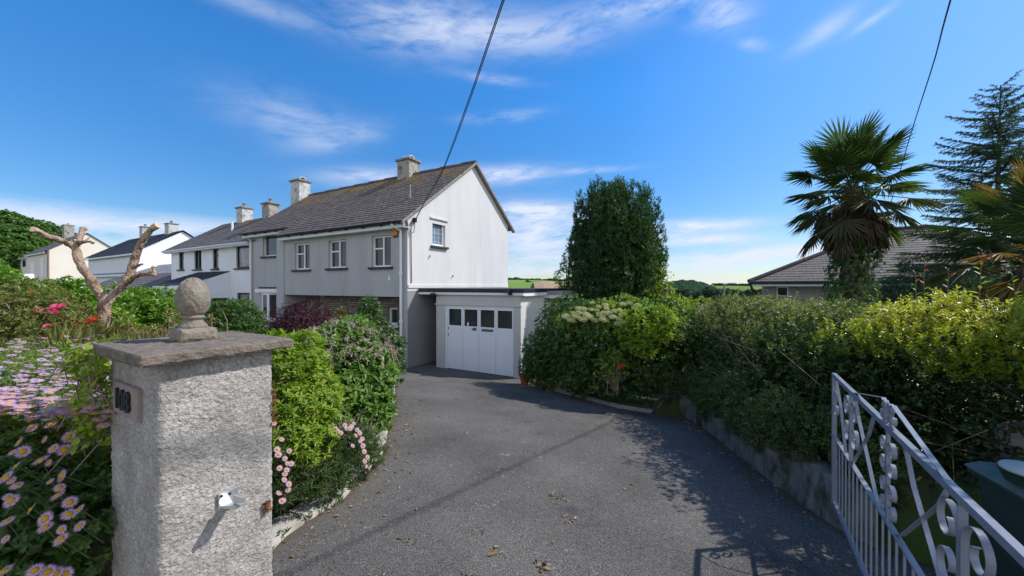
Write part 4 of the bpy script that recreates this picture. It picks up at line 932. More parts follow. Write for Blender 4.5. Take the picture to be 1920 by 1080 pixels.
mb = MB(); mb.tube([rp(-.45, -.45, ez - .03), rp(LN, -.45, ez - .03)], .07, 8); mb.tube([rp(-.42, -.42, ez - .05), rp(-.3, -.3, ez - .35), rp(.3, .02, ez - .75), rp(.35, .02, bz)], .05, 8); mb.build('gutter', M['slate_sill'], bun)
window(bun, B, .1, HB, M['white_upvc'], M['glass'], bars=(('h', .5, 0, 1),), fw=.05, depth=.08, sillmat=M['concrete'])
dx0 = B.s_at(1563, .1)
mb = MB(); mb.box(B, dx0, dx0 + .9, .03, .098, bz + .1, ez - .9); mb.build('door', M['white_paint'], bun)

# ------------------------------------------------------------------ far country
def hill(name, pts, depth, base, mat, thick, kind='structure', bump=0.0, seed=1, res=240):
    """rounded hill whose skyline passes through pts (column, row) at the given distance"""
    px = np.linspace(pts[0][0], pts[-1][0], res); py = np.interp(px, [p[0] for p in pts], [p[1] for p in pts])
    ker = np.ones(9) / 9; py = np.convolve(np.pad(py, 4, mode='edge'), ker, 'valid')
    x = (px - 960) / F_PX * depth; z = CZ + (HOR - py) / F_PX * depth; ks = np.linspace(-1, 1, 41); rows = []
    for k in ks:
        f = math.cos(k * math.pi / 2) ** .9; yy = depth + k * thick; sc = yy / depth
        q = np.stack([x * 1.0, x * 0 + yy, x * 0], 1); b = wob(q, .35 if bump else .02, seed) * bump + (wob(q, .9, seed + 4) * bump * .6 if bump else 0)
        rows.append(np.stack([x * (1 + (sc - 1) * .2), np.full(res, yy), base + (z - base) * f + b * min(1, f * 2)], 1))
    V = np.stack(rows, 0).reshape(-1, 3); i = (np.arange(40)[:, None] * res + np.arange(res - 1)[None]).ravel()
    return tag(np_obj(name, V, [np.stack([i, i + 1, i + res + 1, i + res], 1)], mat, smooth=True), kind=kind)
# field pattern: greens with a ploughed strip
m, t, b = mat_new('far fields'); co = nd(t, 'ShaderNodeTexCoord').outputs['Object']
vo = nd(t, 'ShaderNodeTexVoronoi', {'Vector': nd(t, 'ShaderNodeMapping', {'Vector': co, 'Scale': (.009, .012, .0)}).outputs[0], 'Scale': 1.0})
nz = nd(t, 'ShaderNodeTexNoise', {'Vector': co, 'Scale': .06, 'Detail': 5})
col = mixrgb(t, .3, ramp(t, nd(t, 'ShaderNodeSeparateColor', {'Color': vo.outputs['Color']}).outputs[0], [(.0, (.14, .22, .06)), (.55, (.19, .27, .08)), (.8, (.24, .30, .11)), (.81, (.33, .25, .16))]), ramp(t, nz.outputs[0], [(.3, (.12, .2, .05)), (.7, (.24, .3, .1))]))
t.links.new(col, b.inputs['Base Color']); b.inputs['Roughness'].default_value = 1; b.inputs['Specular IOR Level'].default_value = 0; M['fields'] = m
M['plough'] = surf('ploughed field', (.34, .25, .16), (.42, .32, .21), .05, 1, 0, spec=0); M['meadow'] = surf('green meadow', (.15, .25, .06), (.20, .31, .09), .03, 1, 0, spec=0)
M['farcanopy'] = surf('far tree canopy', (.025, .05, .03), (.045, .08, .04), .25, 1, .9, .5, 2.0, spec=0)
hill('hill', [(880, 530), (955, 524.5), (1010, 525), (1060, 528), (1120, 533), (1240, 540)], 420, -30, M['meadow'], 90)
hill('hill', [(1000, 530), (1016, 527), (1030, 527.5), (1075, 530), (1090, 536), (1110, 545)], 392, -30, M['plough'], 60)
hill('hill', [(1180, 548), (1300, 536), (1360, 535.5), (1440, 537), (1700, 535), (2100, 530)], 700, -40, M['fields'], 200)
hill('woodland', [(1225, 545), (1248, 530), (1275, 525), (1300, 526), (1325, 532), (1340, 540), (1346, 548)], 560, -30, M['farcanopy'], 60, 'stuff', 1.4, 5)
hill('hill', [(-2500, 500), (-600, 520), (200, 530), (700, 532), (900, 534), (1100, 538)], 900, -60, M['fields'], 250)
for (x0, y0, x1, y1, dpt, n, sz, sd) in ((930, 523.5, 1062, 526.5, 418, 60, 1.9, 1), (985, 525, 1022, 545, 398, 34, 1.1, 3), (1340, 534, 1440, 536.5, 690, 50, 3.2, 2)):
    r = np.random.default_rng(sd); P = []
    for i in range(n):
        k = r.random(); p = at(x0 + (x1 - x0) * k, y0 + (y1 - y0) * k, dpt); P.append((np.array((p.x, p.y, p.z + sz * .2)), np.array((sz * (1.5 + r.random()), sz, sz * (.5 + .9 * r.random() ** 3)))))
    q, nr = lump_points(P, n * 22, .6, 1, 0, 1, sd, cull=.3); o = leaf_mesh('far_hedgerow', [sprigs(q, nr + np.array([0, 0, .5]), 3, sz * .8, sz * .7, seed=sd)], LF['farwood'], None); tag(o, kind='stuff')
# belt of trees across the valley below the lamp post
Lp = []
r = np.random.default_rng(8)
for i, px in enumerate(np.linspace(1238, 1432, 26)):
    p = at(px + r.uniform(-3, 3), r.uniform(549, 555) - (4 if 1330 < px < 1352 else 0), 150 + r.uniform(-14, 20)); hgt = r.uniform(2.2, 3.6); Lp.append(((p.x, p.y, p.z - hgt * .4), (r.uniform(2.0, 3.4), 2.5, hgt)))
q, nr = lump_points(Lp, 9000, .75, 1.05, .4, .8, 3, cull=.6)
tag(leaf_mesh('woodland', [sprigs(q, nr + np.array([0, 0, .5]), 3, .85, .7, seed=5)], LF['farwood'], None), kind='stuff')
# wood on the hill behind the cream house
Lp = []; r = np.random.default_rng(12)
for px, py, dpt in [(-60, 392, 92), (-20, 398, 88), (18, 400, 86), (50, 412, 88), (82, 421, 92), (108, 432, 95), (125, 446, 98), (0, 430, 80), (34, 436, 78), (66, 446, 82), (96, 452, 84), (-40, 440, 78), (12, 462, 72), (48, 468, 72), (-90, 420, 85), (140, 466, 100), (78, 470, 76)]:
    p = at(px, py, dpt); Lp.append(((p.x, p.y, p.z - 3.0), (r.uniform(3.2, 4.2), 3.6, r.uniform(3.4, 4.4)))); Lp.append(((p.x + r.uniform(-2, 2), p.y, p.z - 8.0), (4.2, 4, 5.5)))
q, nr = lump_points(Lp, 20000, .8, 1.06, .55, .9, 4, cull=.7)
tag(leaf_mesh('woodland', [sprigs(q, nr + np.array([0, 0, .6]), 4, .75, .62, seed=6)], LF['tree'], None), kind='stuff')

post = thing('lamp_post', at(1358, 563, 42), 'thin grey lamp post beyond the right hedge', 'lamp post'); p_ = at(1358, 533, 42)
mb = MB(); mb.tube([(p_.x, p_.y, -9), (p_.x, p_.y, p_.z)], .10, 8); mb.build('pole', M['concrete'], post); mb = MB(); mb.tube([(p_.x, p_.y, p_.z - .02), (p_.x + .5, p_.y - .1, p_.z + .12), (p_.x + 1.2, p_.y - .2, p_.z + .1)], [.06, .06, .10], 6); mb.build('lamp_head', M['metal_galv'], post)

# overhead wires
def wire(pts, r, label, group=None):
    q = [Vector(p) for p in pts]; res = []
    for i in range(len(q) - 1):
        p0, p1, p2, p3 = q[max(i - 1, 0)], q[i], q[i + 1], q[min(i + 2, len(q) - 1)]
        for k in range(8):
            t = k / 8; res.append(.5 * ((2 * p1) + (-p0 + p2) * t + (2 * p0 - 5 * p1 + 4 * p2 - p3) * t * t + (-p0 + 3 * p1 - 3 * p2 + p3) * t ** 3))
    res.append(q[-1]); mb = MB(); mb.tube(res, r, 6); o = mb.build('overhead_cable', M['cable'], None, smooth=True); return tag(o, label, 'cable', group)
vb = H.v_at(776, 0); p0 = Vector(H.p(-.07, vb, H.z_at(412, 0, vb)))
pA, pB = at(830, 318, 9.0), at(943, 0, 5.0); wire([p0, at(800, 370, 10.6), pA, at(878, 190, 7.0), pB, pB + (pB - at(878, 190, 7.0)) * 2.6], .009, 'upper black cable rising from the white gable over the roof', 'overhead cables')
o2 = Vector((.022, -.02, -.018)); wire([p0 + Vector((0, 0, -.04)), at(797, 379, 10.5), pA + o2, at(877, 194, 7.0) + o2, pB + o2, pB + (pB - at(878, 190, 7.0)) * 2.6 + o2], .008, 'thinner lower cable beside the black one leaving the white gable', 'overhead cables')
pC, pD = at(1707, 250, 11.6), at(1780, 0, 5.5); wire([at(1640, 480, 19), at(1672, 372, 15), pC, at(1748, 120, 8.0), pD, pD + (pD - pC) * .9], .012, 'single cable crossing the sky above the palm', 'overhead cables')

# ------------------------------------------------------------------ gate pillar on the left
NP = np.array((-1.205, 1.25)); AX = np.array((.504, .864)); BX = np.array((-.864, .504)); PW, PL = .375, .50
def pp(a, b, z): q = NP + AX * a + BX * b; return (q[0], q[1], z)
pz = float(h0(*NP)) - .1; ZCAP = 1.377
pillar = thing('gate_pillar', pp(PW / 2, PL / 2, pz), 'pebble dashed gate pillar with a brown concrete cap and an egg shaped stone finial', 'gate pillar')
# rough-cast shaft: a fine skin pushed in and out by the pebbles
per = []; rad = .022
def arc(ca, cb, t0): return [(ca + rad * math.cos(t0 + t), cb + rad * math.sin(t0 + t), math.cos(t0 + t), math.sin(t0 + t)) for t in np.linspace(0, math.pi / 2, 7)]
def edge(a0, b0, a1, b1, na, nb_, st):
    n = max(2, int(math.hypot(a1 - a0, b1 - b0) / st)); return [(a0 + (a1 - a0) * k / n, b0 + (b1 - b0) * k / n, na, nb_) for k in range(1, n)]
per += arc(PW - rad, PL - rad, 0); per += edge(PW - rad, PL, rad, PL, 0, 1, .03); per += arc(rad, PL - rad, math.pi / 2); per += edge(0, PL - rad, 0, rad, -1, 0, .0042)
per += arc(rad, rad, math.pi); per += edge(rad, 0, PW - rad, 0, 0, -1, .0042); per += arc(PW - rad, rad, 1.5 * math.pi); per += edge(PW, rad, PW, PL - rad, 1, 0, .03)
per = np.array(per); zz = np.linspace(pz, ZCAP - .038, 330); PA, ZZ = np.meshgrid(np.arange(len(per)), zz)
A_, B_, NA, NB = [per[:, i][PA.ravel()] for i in range(4)]; Zr = ZZ.ravel()
q3 = np.stack([NP[0] + AX[0] * A_ + BX[0] * B_, NP[1] + AX[1] * A_ + BX[1] * B_, Zr], 1)
dsp = np.array([noise.noise(Vector(p) * 75.0) * .55 + noise.noise(Vector(p) * 140.0) * .4 + noise.noise(Vector(p) * 22.0) * .6 for p in q3]) * .0052
nrm3 = np.stack([AX[0] * NA + BX[0] * NB, AX[1] * NA + BX[1] * NB, NA * 0], 1); q3 = q3 + nrm3 * dsp[:, None]
m_ = len(per); i = (np.arange(len(zz) - 1)[:, None] * m_ + np.arange(m_)[None]).ravel(); j = (np.arange(len(zz) - 1)[:, None] * m_ + (np.arange(m_)[None] + 1) % m_).ravel()
np_obj('shaft', q3, [np.stack([i, j, j + m_, i + m_], 1)], M['roughcast'], pillar)
# cap slab with chipped edges
def slab(a0, a1, b0, b1, z0, z1, n=60, amp=.004, sc=40.0, name='cap', mat=None, parent=None, rnd_=.008):
    bm = bmesh.new(); bmesh.ops.create_cube(bm, size=1.0)
    bmesh.ops.subdivide_edges(bm, edges=list(bm.edges), cuts=n, use_grid_fill=True)
    for v in bm.verts:
        a = a0 + (a1 - a0) * (v.co.x + .5); b = b0 + (b1 - b0) * (v.co.y + .5); z = z0 + (z1 - z0) * (v.co.z + .5)
        da, db, dz = min(a - a0, a1 - a), min(b - b0, b1 - b), min(z - z0, z1 - z)
        near = sorted((da, db, dz))[:2]; rr = max(0, rnd_ - near[1]) * .6
        c = Vector(((a0 + a1) / 2, (b0 + b1) / 2, (z0 + z1) / 2)); p = Vector((a, b, z))
        k = noise.noise(p * sc) * amp + noise.noise(p * sc * 2.7) * amp * .5
        nn = Vector((0, 0, 0))
        if da < 1e-5: nn.x += -1 if a - a0 < 1e-5 else 1
        if db < 1e-5: nn.y += -1 if b - b0 < 1e-5 else 1
        if dz < 1e-5: nn.z += -1 if z - z0 < 1e-5 else 1
        if nn.length: p += nn.normalized() * (k - rr)
        v.co = Vector(pp(p.x, p.y, p.z)) - (wl(parent) if parent else Vector())
    me = bpy.data.meshes.new(name); bm.to_mesh(me); bm.free(); me.materials.append(mat); o = bpy.data.objects.new(name, me); COL.objects.link(o); o.parent = parent; return o
slab(-.055, PW + .055, -.055, PL - .02, ZCAP - .040, ZCAP, 70, .0032, 42, 'cap', M['cap'], pillar)
fin = slab(PW / 2 - .064, PW / 2 + .064, PL / 2 - .064, PL / 2 + .064, ZCAP - .002, ZCAP + .052, 26, .003, 30, 'finial', M['finial'], pillar, .014)
fc = Vector(pp(PW / 2, PL / 2, 0)); prof = [(.0, .045), (.050, .05), (.046, .062), (.037, .073), (.032, .083), (.034, .089), (.039, .093), (.036, .099), (.034, .103)]
for k in range(26): t = -1.05 + (1.05 + math.pi / 2) * k / 25; prof.append((.0585 * math.cos(t) * (1 - .08 * math.sin(t)), .176 + .084 * math.sin(t)))
P_ = []; nseg = 72
for r_, z in prof:
    for k in range(nseg): P_.append((fc.x + max(r_, 1e-4) * math.cos(2 * math.pi * k / nseg), fc.y + max(r_, 1e-4) * math.sin(2 * math.pi * k / nseg), ZCAP + z))
P_ = np.array(P_); ctr = np.array((fc.x, fc.y, ZCAP + .17)); dn = unit(P_ - ctr); ball = P_[:, 2] > ZCAP + .115
dd = np.zeros(len(P_))
for i, p in enumerate(P_):
    v = Vector(p); dd[i] = noise.noise(v * 60) * .0022 + noise.noise(v * 130) * .0014
    if ball[i]:
        a = math.atan2(p[1] - fc.y, p[0] - fc.x); h = p[2] - ZCAP; w_ = noise.noise(v * 18) * .35
        g1 = abs(((a * 1.27 + h * 13 + w_) % 1.0) - .5) * 2; g2 = abs(((-a * 1.27 + h * 13 + 1.7 + w_) % 1.0) - .5) * 2; g = min(1 - g1, 1 - g2)
        dd[i] -= .0042 * max(0, 1 - g / .16) if g < .16 else 0; dd[i] += .004 * noise.noise(v * 14)
P_ = P_ + dn * dd[:, None]; nr_ = len(prof); i = (np.arange(nr_ - 1)[:, None] * nseg + np.arange(nseg)[None]).ravel(); j = (np.arange(nr_ - 1)[:, None] * nseg + (np.arange(nseg)[None] + 1) % nseg).ravel()
np_obj('finial_ball', P_, [np.stack([i, j, j + nseg, i + nseg], 1)], M['finial'], fin, smooth=True)
# number plaque on the shaded face
mb = MB(); fp = Frame(NP, BX, AX, 0.0); mb.box(fp, .125, .385, -.016, .004, 1.118, 1.236); pq = mb.build('number_plaque', M['plaque'], pillar, bevel=.004)
text_obj('house_number', '108', .105, (NP[0] + BX[0] * .262 - AX[0] * .02, NP[1] + BX[1] * .262 - AX[1] * .02, 1.176), (-BX[0], -BX[1], 0), (0, 0, 1), M['black_paint'], pq, .005, bold=.0015, xs=1.05)
# galvanised gate catch on the sunny face
mb = MB(); fk = Frame(NP, AX, -BX, 0.0)            # s along the sunny face, v outwards
mb.box(fk, .172, .238, .004, .012, .745, .815); ct = mb.build('gate_catch', M['metal_galv'], pillar, bevel=.002)
mb = MB(); mb.hexa([fk.p(.18, .012, .755), fk.p(.215, .012, .755), fk.p(.225, .10, .775), fk.p(.195, .10, .775), fk.p(.18, .012, .766), fk.p(.215, .012, .766), fk.p(.225, .10, .784), fk.p(.195, .10, .784)])
mb.hexa([fk.p(.20, .06, .777), fk.p(.208, .06, .777), fk.p(.212, .125, .80), fk.p(.204, .125, .80), fk.p(.20, .06, .81), fk.p(.208, .06, .81), fk.p(.212, .125, .818), fk.p(.204, .125, .818)])
mb.build('catch_tongue', M['metal_galv'], ct)
for s, z in ((.18, .803), (.208, .80)): mb = MB(); mb.tube([fk.p(s, .011, z), fk.p(s, .0155, z)], .005, 8); mb.build('screw', M['black_paint'], ct)

# old stone wall that runs on to the left under the daisies
WO = NP + BX * PL + AX * .10; sw = thing('stone_wall', (WO[0] - 1, WO[1] + .6, 0), 'old rubble stone wall at the roadside under the daisies', 'wall')
ss = np.arange(-.05, 3.4, .02); zs_ = np.arange(-.12, .74, .016); S_, Zs = np.meshgrid(ss, zs_); p2 = WO[None] + BX[None] * S_.ravel()[:, None]
dsp = []
for s, z in zip(S_.ravel(), Zs.ravel()):
    row = math.floor(z / .085 + .25 * noise.noise(Vector((s * 2, z * 2, 0)))); cell = noise.cell(Vector((math.floor(s / .23 + row * .41), row, 3.3))); fr_ = (z / .085 + .25 * noise.noise(Vector((s * 2, z * 2, 0)))) % 1; fs = (s / .23 + row * .41) % 1
    ed = min(fr_, 1 - fr_) * .085; es = min(fs, 1 - fs) * .23; dsp.append(-.03 + .03 * min(1, min(ed, es) / .014) + .018 * cell + .008 * noise.noise(Vector((s * 18, z * 18, 1))))
p2 = p2 - AX[None] * np.array(dsp)[:, None]; n_ = len(ss); i = (np.arange(len(zs_) - 1)[:, None] * n_ + np.arange(n_ - 1)[None]).ravel()
np_obj('stone_face', np.column_stack([p2, Zs.ravel()]), [np.stack([i, i + 1, i + n_ + 1, i + n_], 1)], surf('rubble stone', (.10, .09, .075), (.18, .165, .14), 9, .95, .6, 60, .01, c3=(.06, .065, .04), c3scale=5, c3at=(.5, .65)), sw)
fw2 = Frame(WO, BX, AX, 0); mb = MB(); mb.box(fw2, -.05, 3.38, .03, .3, -.12, .72); mb.build('stone_core', M['oldwall'], sw)

# ------------------------------------------------------------------ retaining wall under the right hedge
yy = np.arange(2.56, 6.5, .03); x = xr(yy); pth = np.stack([x, yy], 1); tn = np.gradient(pth, axis=0); tn /= np.linalg.norm(tn, axis=1, keepdims=True); nr2 = np.stack([-tn[:, 1], tn[:, 0]], 1)
rw = thing('retaining_wall', (2.7, 4.5, -.4), 'low mossy rendered retaining wall along the right of the driveway', 'wall'); rows = []
topn = .40 + .05 * wob(np.stack([yy, yy * 0, yy * 0], 1), 2.2, 4)
for f in np.linspace(0, 1, 20):
    zz_ = h0(x, yy) - .06 + (topn + .06) * f; d_ = .028 * wob(np.stack([yy * 6, zz_ * 9, yy * 0], 1), 1, 8) + .012 * wob(np.stack([yy, zz_, yy * 0], 1), 34, 9); rows.append(np.column_stack([pth + nr2 * d_[:, None], zz_]))
for off in (-.07, -.16): rows.append(np.column_stack([pth + nr2 * off, h0(x, yy) + topn + .012 * wob(np.stack([yy, yy * 0 + off, yy], 1), 20, 2)]))
V = np.stack(rows, 1).reshape(-1, 3); k_ = len(rows); i = (np.arange(len(yy) - 1)[:, None] * k_ + np.arange(k_ - 1)[None]).ravel()
np_obj('rendered_face', V, [np.stack([i, i + 1, i + k_ + 1, i + k_], 1)], M['oldwall'], rw)

# ------------------------------------------------------------------ wrought iron gate, swung open on the right
GK = .82; GO = np.array((2.32, 2.66)); GD = np.array((-.529, -.849)); GN = np.array((-.849, .529)); GL = 2.78; ZT, ZM, ZB = .825, .30, -.275
gate = thing('wrought_iron_gate', (GO[0] + GD[0] * GL * GK / 2, GO[1] + GD[1] * GL * GK / 2, .05), 'pale grey wrought iron gate with scrolls standing open on the right', 'gate')
class GateFrame:                                   # t from the free end towards the hinge, all in units of GK metres; the gate hangs level over the falling drive
    def p(self, t, v, z): q = GO + (GD * t + GN * v) * GK; return (q[0], q[1], .062 + (z + .275) * GK)
fg = GateFrame()
def strap(pts, wd=.019, th=.005):
    """flat bar bent along (t, z) points, its width across the gate"""
    mb = MB(); q = [np.array(p, float) for p in pts]; L_, Rr = [], []
    for i in range(len(q)):
        d = q[min(i + 1, len(q) - 1)] - q[max(i - 1, 0)]; d = d / max(np.linalg.norm(d), 1e-6); n_ = np.array((-d[1], d[0])) * th / 2; L_.append(q[i] + n_); Rr.append(q[i] - n_)
    for i in range(len(q) - 1):
        A = [(L_[i], -1), (L_[i], 1), (Rr[i], 1), (Rr[i], -1)]; Bq = [(L_[i + 1], -1), (L_[i + 1], 1), (Rr[i + 1], 1), (Rr[i + 1], -1)]
        f = lambda w: fg.p(w[0][0], w[1] * wd / 2, w[0][1])
        for k in range(4): mb.poly([f(A[k]), f(A[(k + 1) % 4]), f(Bq[(k + 1) % 4]), f(Bq[k])])
    for e in (0, -1): mb.poly([fg.p(*v) for v in ((L_[e][0], -wd / 2, L_[e][1]), (L_[e][0], wd / 2, L_[e][1]), (Rr[e][0], wd / 2, Rr[e][1]), (Rr[e][0], -wd / 2, Rr[e][1]))])
    return mb
def curl(c, r0, a0, turns, sgn=1, n=40, k=.28):
    return [(c[0] + r0 * (1 - (1 - k) * i / n) * math.cos(a0 + sgn * turns * 2 * math.pi * i / n), c[1] + r0 * (1 - (1 - k) * i / n) * math.sin(a0 + sgn * turns * 2 * math.pi * i / n)) for i in range(n + 1)]
def cscroll(t, z, h, sgn, wd=.020):                # C scroll: an upright back with a curl at each end
    r = h * .27; up = curl((t + sgn * r, z + h / 2 - r), r, math.pi if sgn > 0 else 0, 1.15, -sgn); dn_ = curl((t + sgn * r, z - h / 2 + r), r, math.pi if sgn > 0 else 0, 1.15, sgn)
    return strap(dn_[::-1] + up, wd)
GP = M['gate_paint']
mb = MB()
mb.box(fg, 0, .032, -.016, .016, ZB - .03, ZT + .016); mb.build('stile', GP, gate, bevel=.002)
mb = MB(); mb.box(fg, GL - .032, GL, -.016, .016, ZB - .03, ZT + .016); mb.build('stile', GP, gate, bevel=.002)
for z, hh, nm in ((ZT, .016, 'top_rail'), (ZM, .006, 'middle_rail'), (ZB, .016, 'bottom_rail')):
    mb = MB(); mb.box(fg, .033, GL - .033, -.0145, .0145, z - hh, z + hh); mb.build(nm, GP, gate, bevel=.002)
nb_ = 25
for i in range(1, nb_):
    t = GL * i / nb_; mb = MB(); mb.box(fg, t - .0048, t + .0048, -.0048, .0048, ZB + .017, ZM - .007); mb.build('bar', GP, gate)
tc_ = 1.42
mb = MB(); mb.box(fg, tc_ - .010, tc_ + .010, -.008, .008, ZM + .007, ZT - .017); mb.build('centre_bar', GP, gate)
for sg in (-1, 1):
    T_ = lambda d: tc_ + sg * d
    strap([(T_(.70), ZT + .016), (T_(.13), .955), (T_(.085), .965), (T_(.06), .955), (T_(.052), .93)] + curl((T_(.052 + .03 * 1), .885), .042, math.pi / 2 if sg > 0 else math.pi / 2, 1.0, sg), .021).build('crest_strap', GP, gate)
    cscroll(T_(.0 + .012), .905, .12, sg).build('crest_scroll', GP, gate)
    cscroll(T_(.013), .66, .20, sg).build('scroll', GP, gate); cscroll(T_(.013), .43, .20, sg).build('scroll', GP, gate)
    strap([(T_(.70), ZT - .017), (T_(.62), .70), (T_(.22), ZM + .05), (T_(.14), ZM + .007)]).build('brace', GP, gate)
    strap([(T_(.26), ZT - .017), (T_(.36), .66), (T_(.74), ZM + .03), (T_(.80), ZM + .007)]).build('brace', GP, gate)
    cscroll(T_(.80), .60, .36, -sg, .022).build('scroll', GP, gate); cscroll(T_(.83), .60, .36, sg, .022).build('scroll', GP, gate)
    strap([(T_(.815), ZT - .017), (T_(.815), ZM + .007)], .026).build('scroll_bar', GP, gate)
    strap([(T_(1.33), ZT - .03), (T_(1.15), .62), (T_(.98), ZM + .007)]).build('brace', GP, gate)
    cscroll(T_(1.365), .60, .22, -sg).build('scroll', GP, gate)
gp = thing('gate_post', (1.33, .62, -.1), 'slim grey iron hinge post carrying the open gate', 'gate post'); fpq = Frame(GO + GD * (GL * GK + .05), GD, GN, 0.0)
mb = MB(); mb.box(fpq, .02, .08, -.03, .03, -.25, 1.03); mb.build('shaft', M['gate_paint'], gp, bevel=.004); mb = MB(); mb.box(fpq, .015, .085, -.035, .035, 1.031, 1.045); mb.build('cap', M['gate_paint'], gp, bevel=.003)
for z in (.12, .82): mb = MB(); mb.box(fpq, -.048, .019, -.008, .008, z, z + .05); mb.build('hinge', M['gate_paint'], gp)

# ------------------------------------------------------------------ wheelie bin and the stone post behind it
bx, by = 2.60, 1.60; gz = float(h0(bx, by)); ob = thing('wheelie_bin', (bx, by, gz), 'dark green wheelie bin by the open gate at the right edge', 'bin')
ang = R(20); fb = Frame((bx, by), (math.cos(ang), -math.sin(ang)), (math.sin(ang), math.cos(ang)), gz)
mb = MB(); w0, w1 = .20, .27
mb.hexa([fb.p(-w0, -w0, .06), fb.p(w0, -w0, .06), fb.p(w0, w0, .06), fb.p(-w0, w0, .06), fb.p(-w1, -w1, .78), fb.p(w1, -w1, .78), fb.p(w1, w1, .78), fb.p(-w1, w1, .78)]); mb.build('body', M['bin'], ob, bevel=.02)
mb = MB(); mb.box(fb, -w1 - .02, w1 + .02, -w1 - .02, w1 + .02, .765, .79); mb.build('rim', M['bin'], ob, bevel=.008)
mb = MB(); mb.hexa([fb.p(-w1 - .03, -w1 - .03, .792), fb.p(w1 + .03, -w1 - .03, .792), fb.p(w1 + .03, w1 + .04, .792), fb.p(-w1 - .03, w1 + .04, .792), fb.p(-w1 + .02, -w1 + .02, .845), fb.p(w1 - .02, -w1 + .02, .845), fb.p(w1 - .02, w1, .835), fb.p(-w1 + .02, w1, .835)]); mb.build('lid', M['bin_lid'], ob, bevel=.012)
mb = MB(); mb.tube([fb.p(-.2, w1 + .07, .79), fb.p(.2, w1 + .07, .79)], .014, 8); mb.build('handle', M['bin'], ob)
for s in (-.19, .19): mb = MB(); mb.tube([fb.p(s - .025, w0 + .03, .10), fb.p(s + .025, w0 + .03, .10)], .10, 16); mb.build('wheel', M['rubber'], ob)
cx = at(1940, 880, 1.70); cd = thing('food_caddy', (cx.x, cx.y, gz + .84), 'small dark caddy with a pale round lid on the bin', 'caddy')
mb = MB(); mb.lathe((cx.x, cx.y, gz + .838), [(.085, 0), (.10, .045), (.105, .05), (.0, .05)], 24); mb.build('tub', M['bin'], cd)
mb = MB(); mb.lathe((cx.x, cx.y, gz + .889), [(.0, 0), (.097, .0), (.102, .010), (.095, .020), (.05, .024), (.0, .025)], 28); mb.build('lid', M['pale_plastic'], cd, smooth=True)
spq = at(1925, 803, 2.5); sp_ = thing('stone_post', (spq.x + .15, spq.y, -.2), 'rough pinkish stone post in the hedge behind the bin', 'stone post')
mb = MB(); mb.lathe((spq.x + .12, spq.y, -.25), [(.24, 0), (.23, .3), (.235, .6), (.22, .80), (.17, .88), (.08, .915), (.0, .92)], 20); o_ = mb.build('stone', surf('pink weathered stone', (.30, .22, .18), (.42, .32, .27), 10, .95, .8, 40, .02), sp_, smooth=True)
for v in o_.data.vertices: v.co += Vector((noise.noise(v.co * 6), noise.noise(v.co * 6 + Vector((5, 0, 0))), 0)) * .03

# ------------------------------------------------------------------ pruned tree
TD = 5.0
def limb(mb, pts, n=12):                           # (column, row, radius px, depth offset)
    mb.tube([at(p[0], p[1], TD + p[3]) for p in pts], [p[2] * .69 / F_PX * TD for p in pts], n)
mb = MB()
limb(mb, [(188, 700, 17, 0), (189, 650, 14.5, 0), (192, 610, 13.5, 0), (195, 580, 14.5, 0), (198, 562, 15, 0), (200, 552, 9, 0)])
limb(mb, [(196, 572, 10, 0), (186, 550, 10, -.05), (170, 524, 9.3, -.12), (155, 503, 8.8, -.2), (147, 483, 8.4, -.22), (142, 467, 8.3, -.22), (136, 460, 7.8, -.22), (120, 453, 6.2, -.3), (104, 447, 5.6, -.38), (90, 444, 6.4, -.45), (78, 436, 5.0, -.5), (63, 430, 5.2, -.58)])
limb(mb, [(141, 468, 7.5, -.22), (145, 457, 7, -.2), (149, 446, 5.6, -.12), (154, 437, 5.2, -.05), (158, 427.5, 6.6, 0)])
limb(mb, [(146, 455, 5.5, -.2), (158, 453.5, 4.2, -.3), (168, 453, 3.4, -.36), (176, 456, 3.2, -.4)], 8); limb(mb, [(160, 452, 3, -.3), (167, 447, 2.2, -.25), (173, 441, 1.4, -.2)], 6)
limb(mb, [(137, 460, 5, -.2), (136, 452, 3.4, -.15), (137, 449, 3.4, -.1)], 8)
limb(mb, [(200, 570, 10, 0), (213, 552, 10, .05), (232, 533, 10.3, .12), (243, 515, 10, .15), (250, 496, 9.3, .18), (257, 475, 8.3, .2), (266, 455, 7.6, .2), (275, 440, 7.5, .2), (284, 430, 7.4, .2), (295, 423, 6.8, .2)])
limb(mb, [(240, 530, 7, .1), (252, 519, 6, 0), (266, 513, 5.5, -.1), (280, 513, 5, -.15), (289, 514, 5.5, -.18), (290, 505, 4.6, -.16), (289, 501, 4.6, -.15)], 10)
limb(mb, [(250, 502, 6, .1), (260, 497, 4, -.05), (268, 495, 3, -.1)], 8)
pt = thing('pruned_tree', at(189, 660, TD), 'hard pruned bare tree with sawn off pinkish limbs', 'tree')
tmp = mb.build('trunk', M['bark'], None, smooth=True); md = tmp.modifiers.new('remesh', 'REMESH'); md.mode = 'VOXEL'; md.voxel_size = .009
bpy.context.view_layer.update(); me = bpy.data.meshes.new_from_object(tmp.evaluated_get(bpy.context.evaluated_depsgraph_get())); bpy.data.objects.remove(tmp)
V = np.array([v.co[:] for v in me.vertices]); Nn = np.array([v.normal[:] for v in me.vertices])
ds = np.array([noise.noise(Vector((p[0] * 26, p[1] * 26, p[2] * 12))) * .011 + noise.noise(Vector(p) * 60) * .007 + noise.noise(Vector(p) * 7) * .010 for p in V])
F = np.array([list(p.vertices) for p in me.polygons if len(p.vertices) == 4])
tr = np_obj('trunk', V + Nn * ds[:, None], [F], M['bark'], pt, smooth=True)
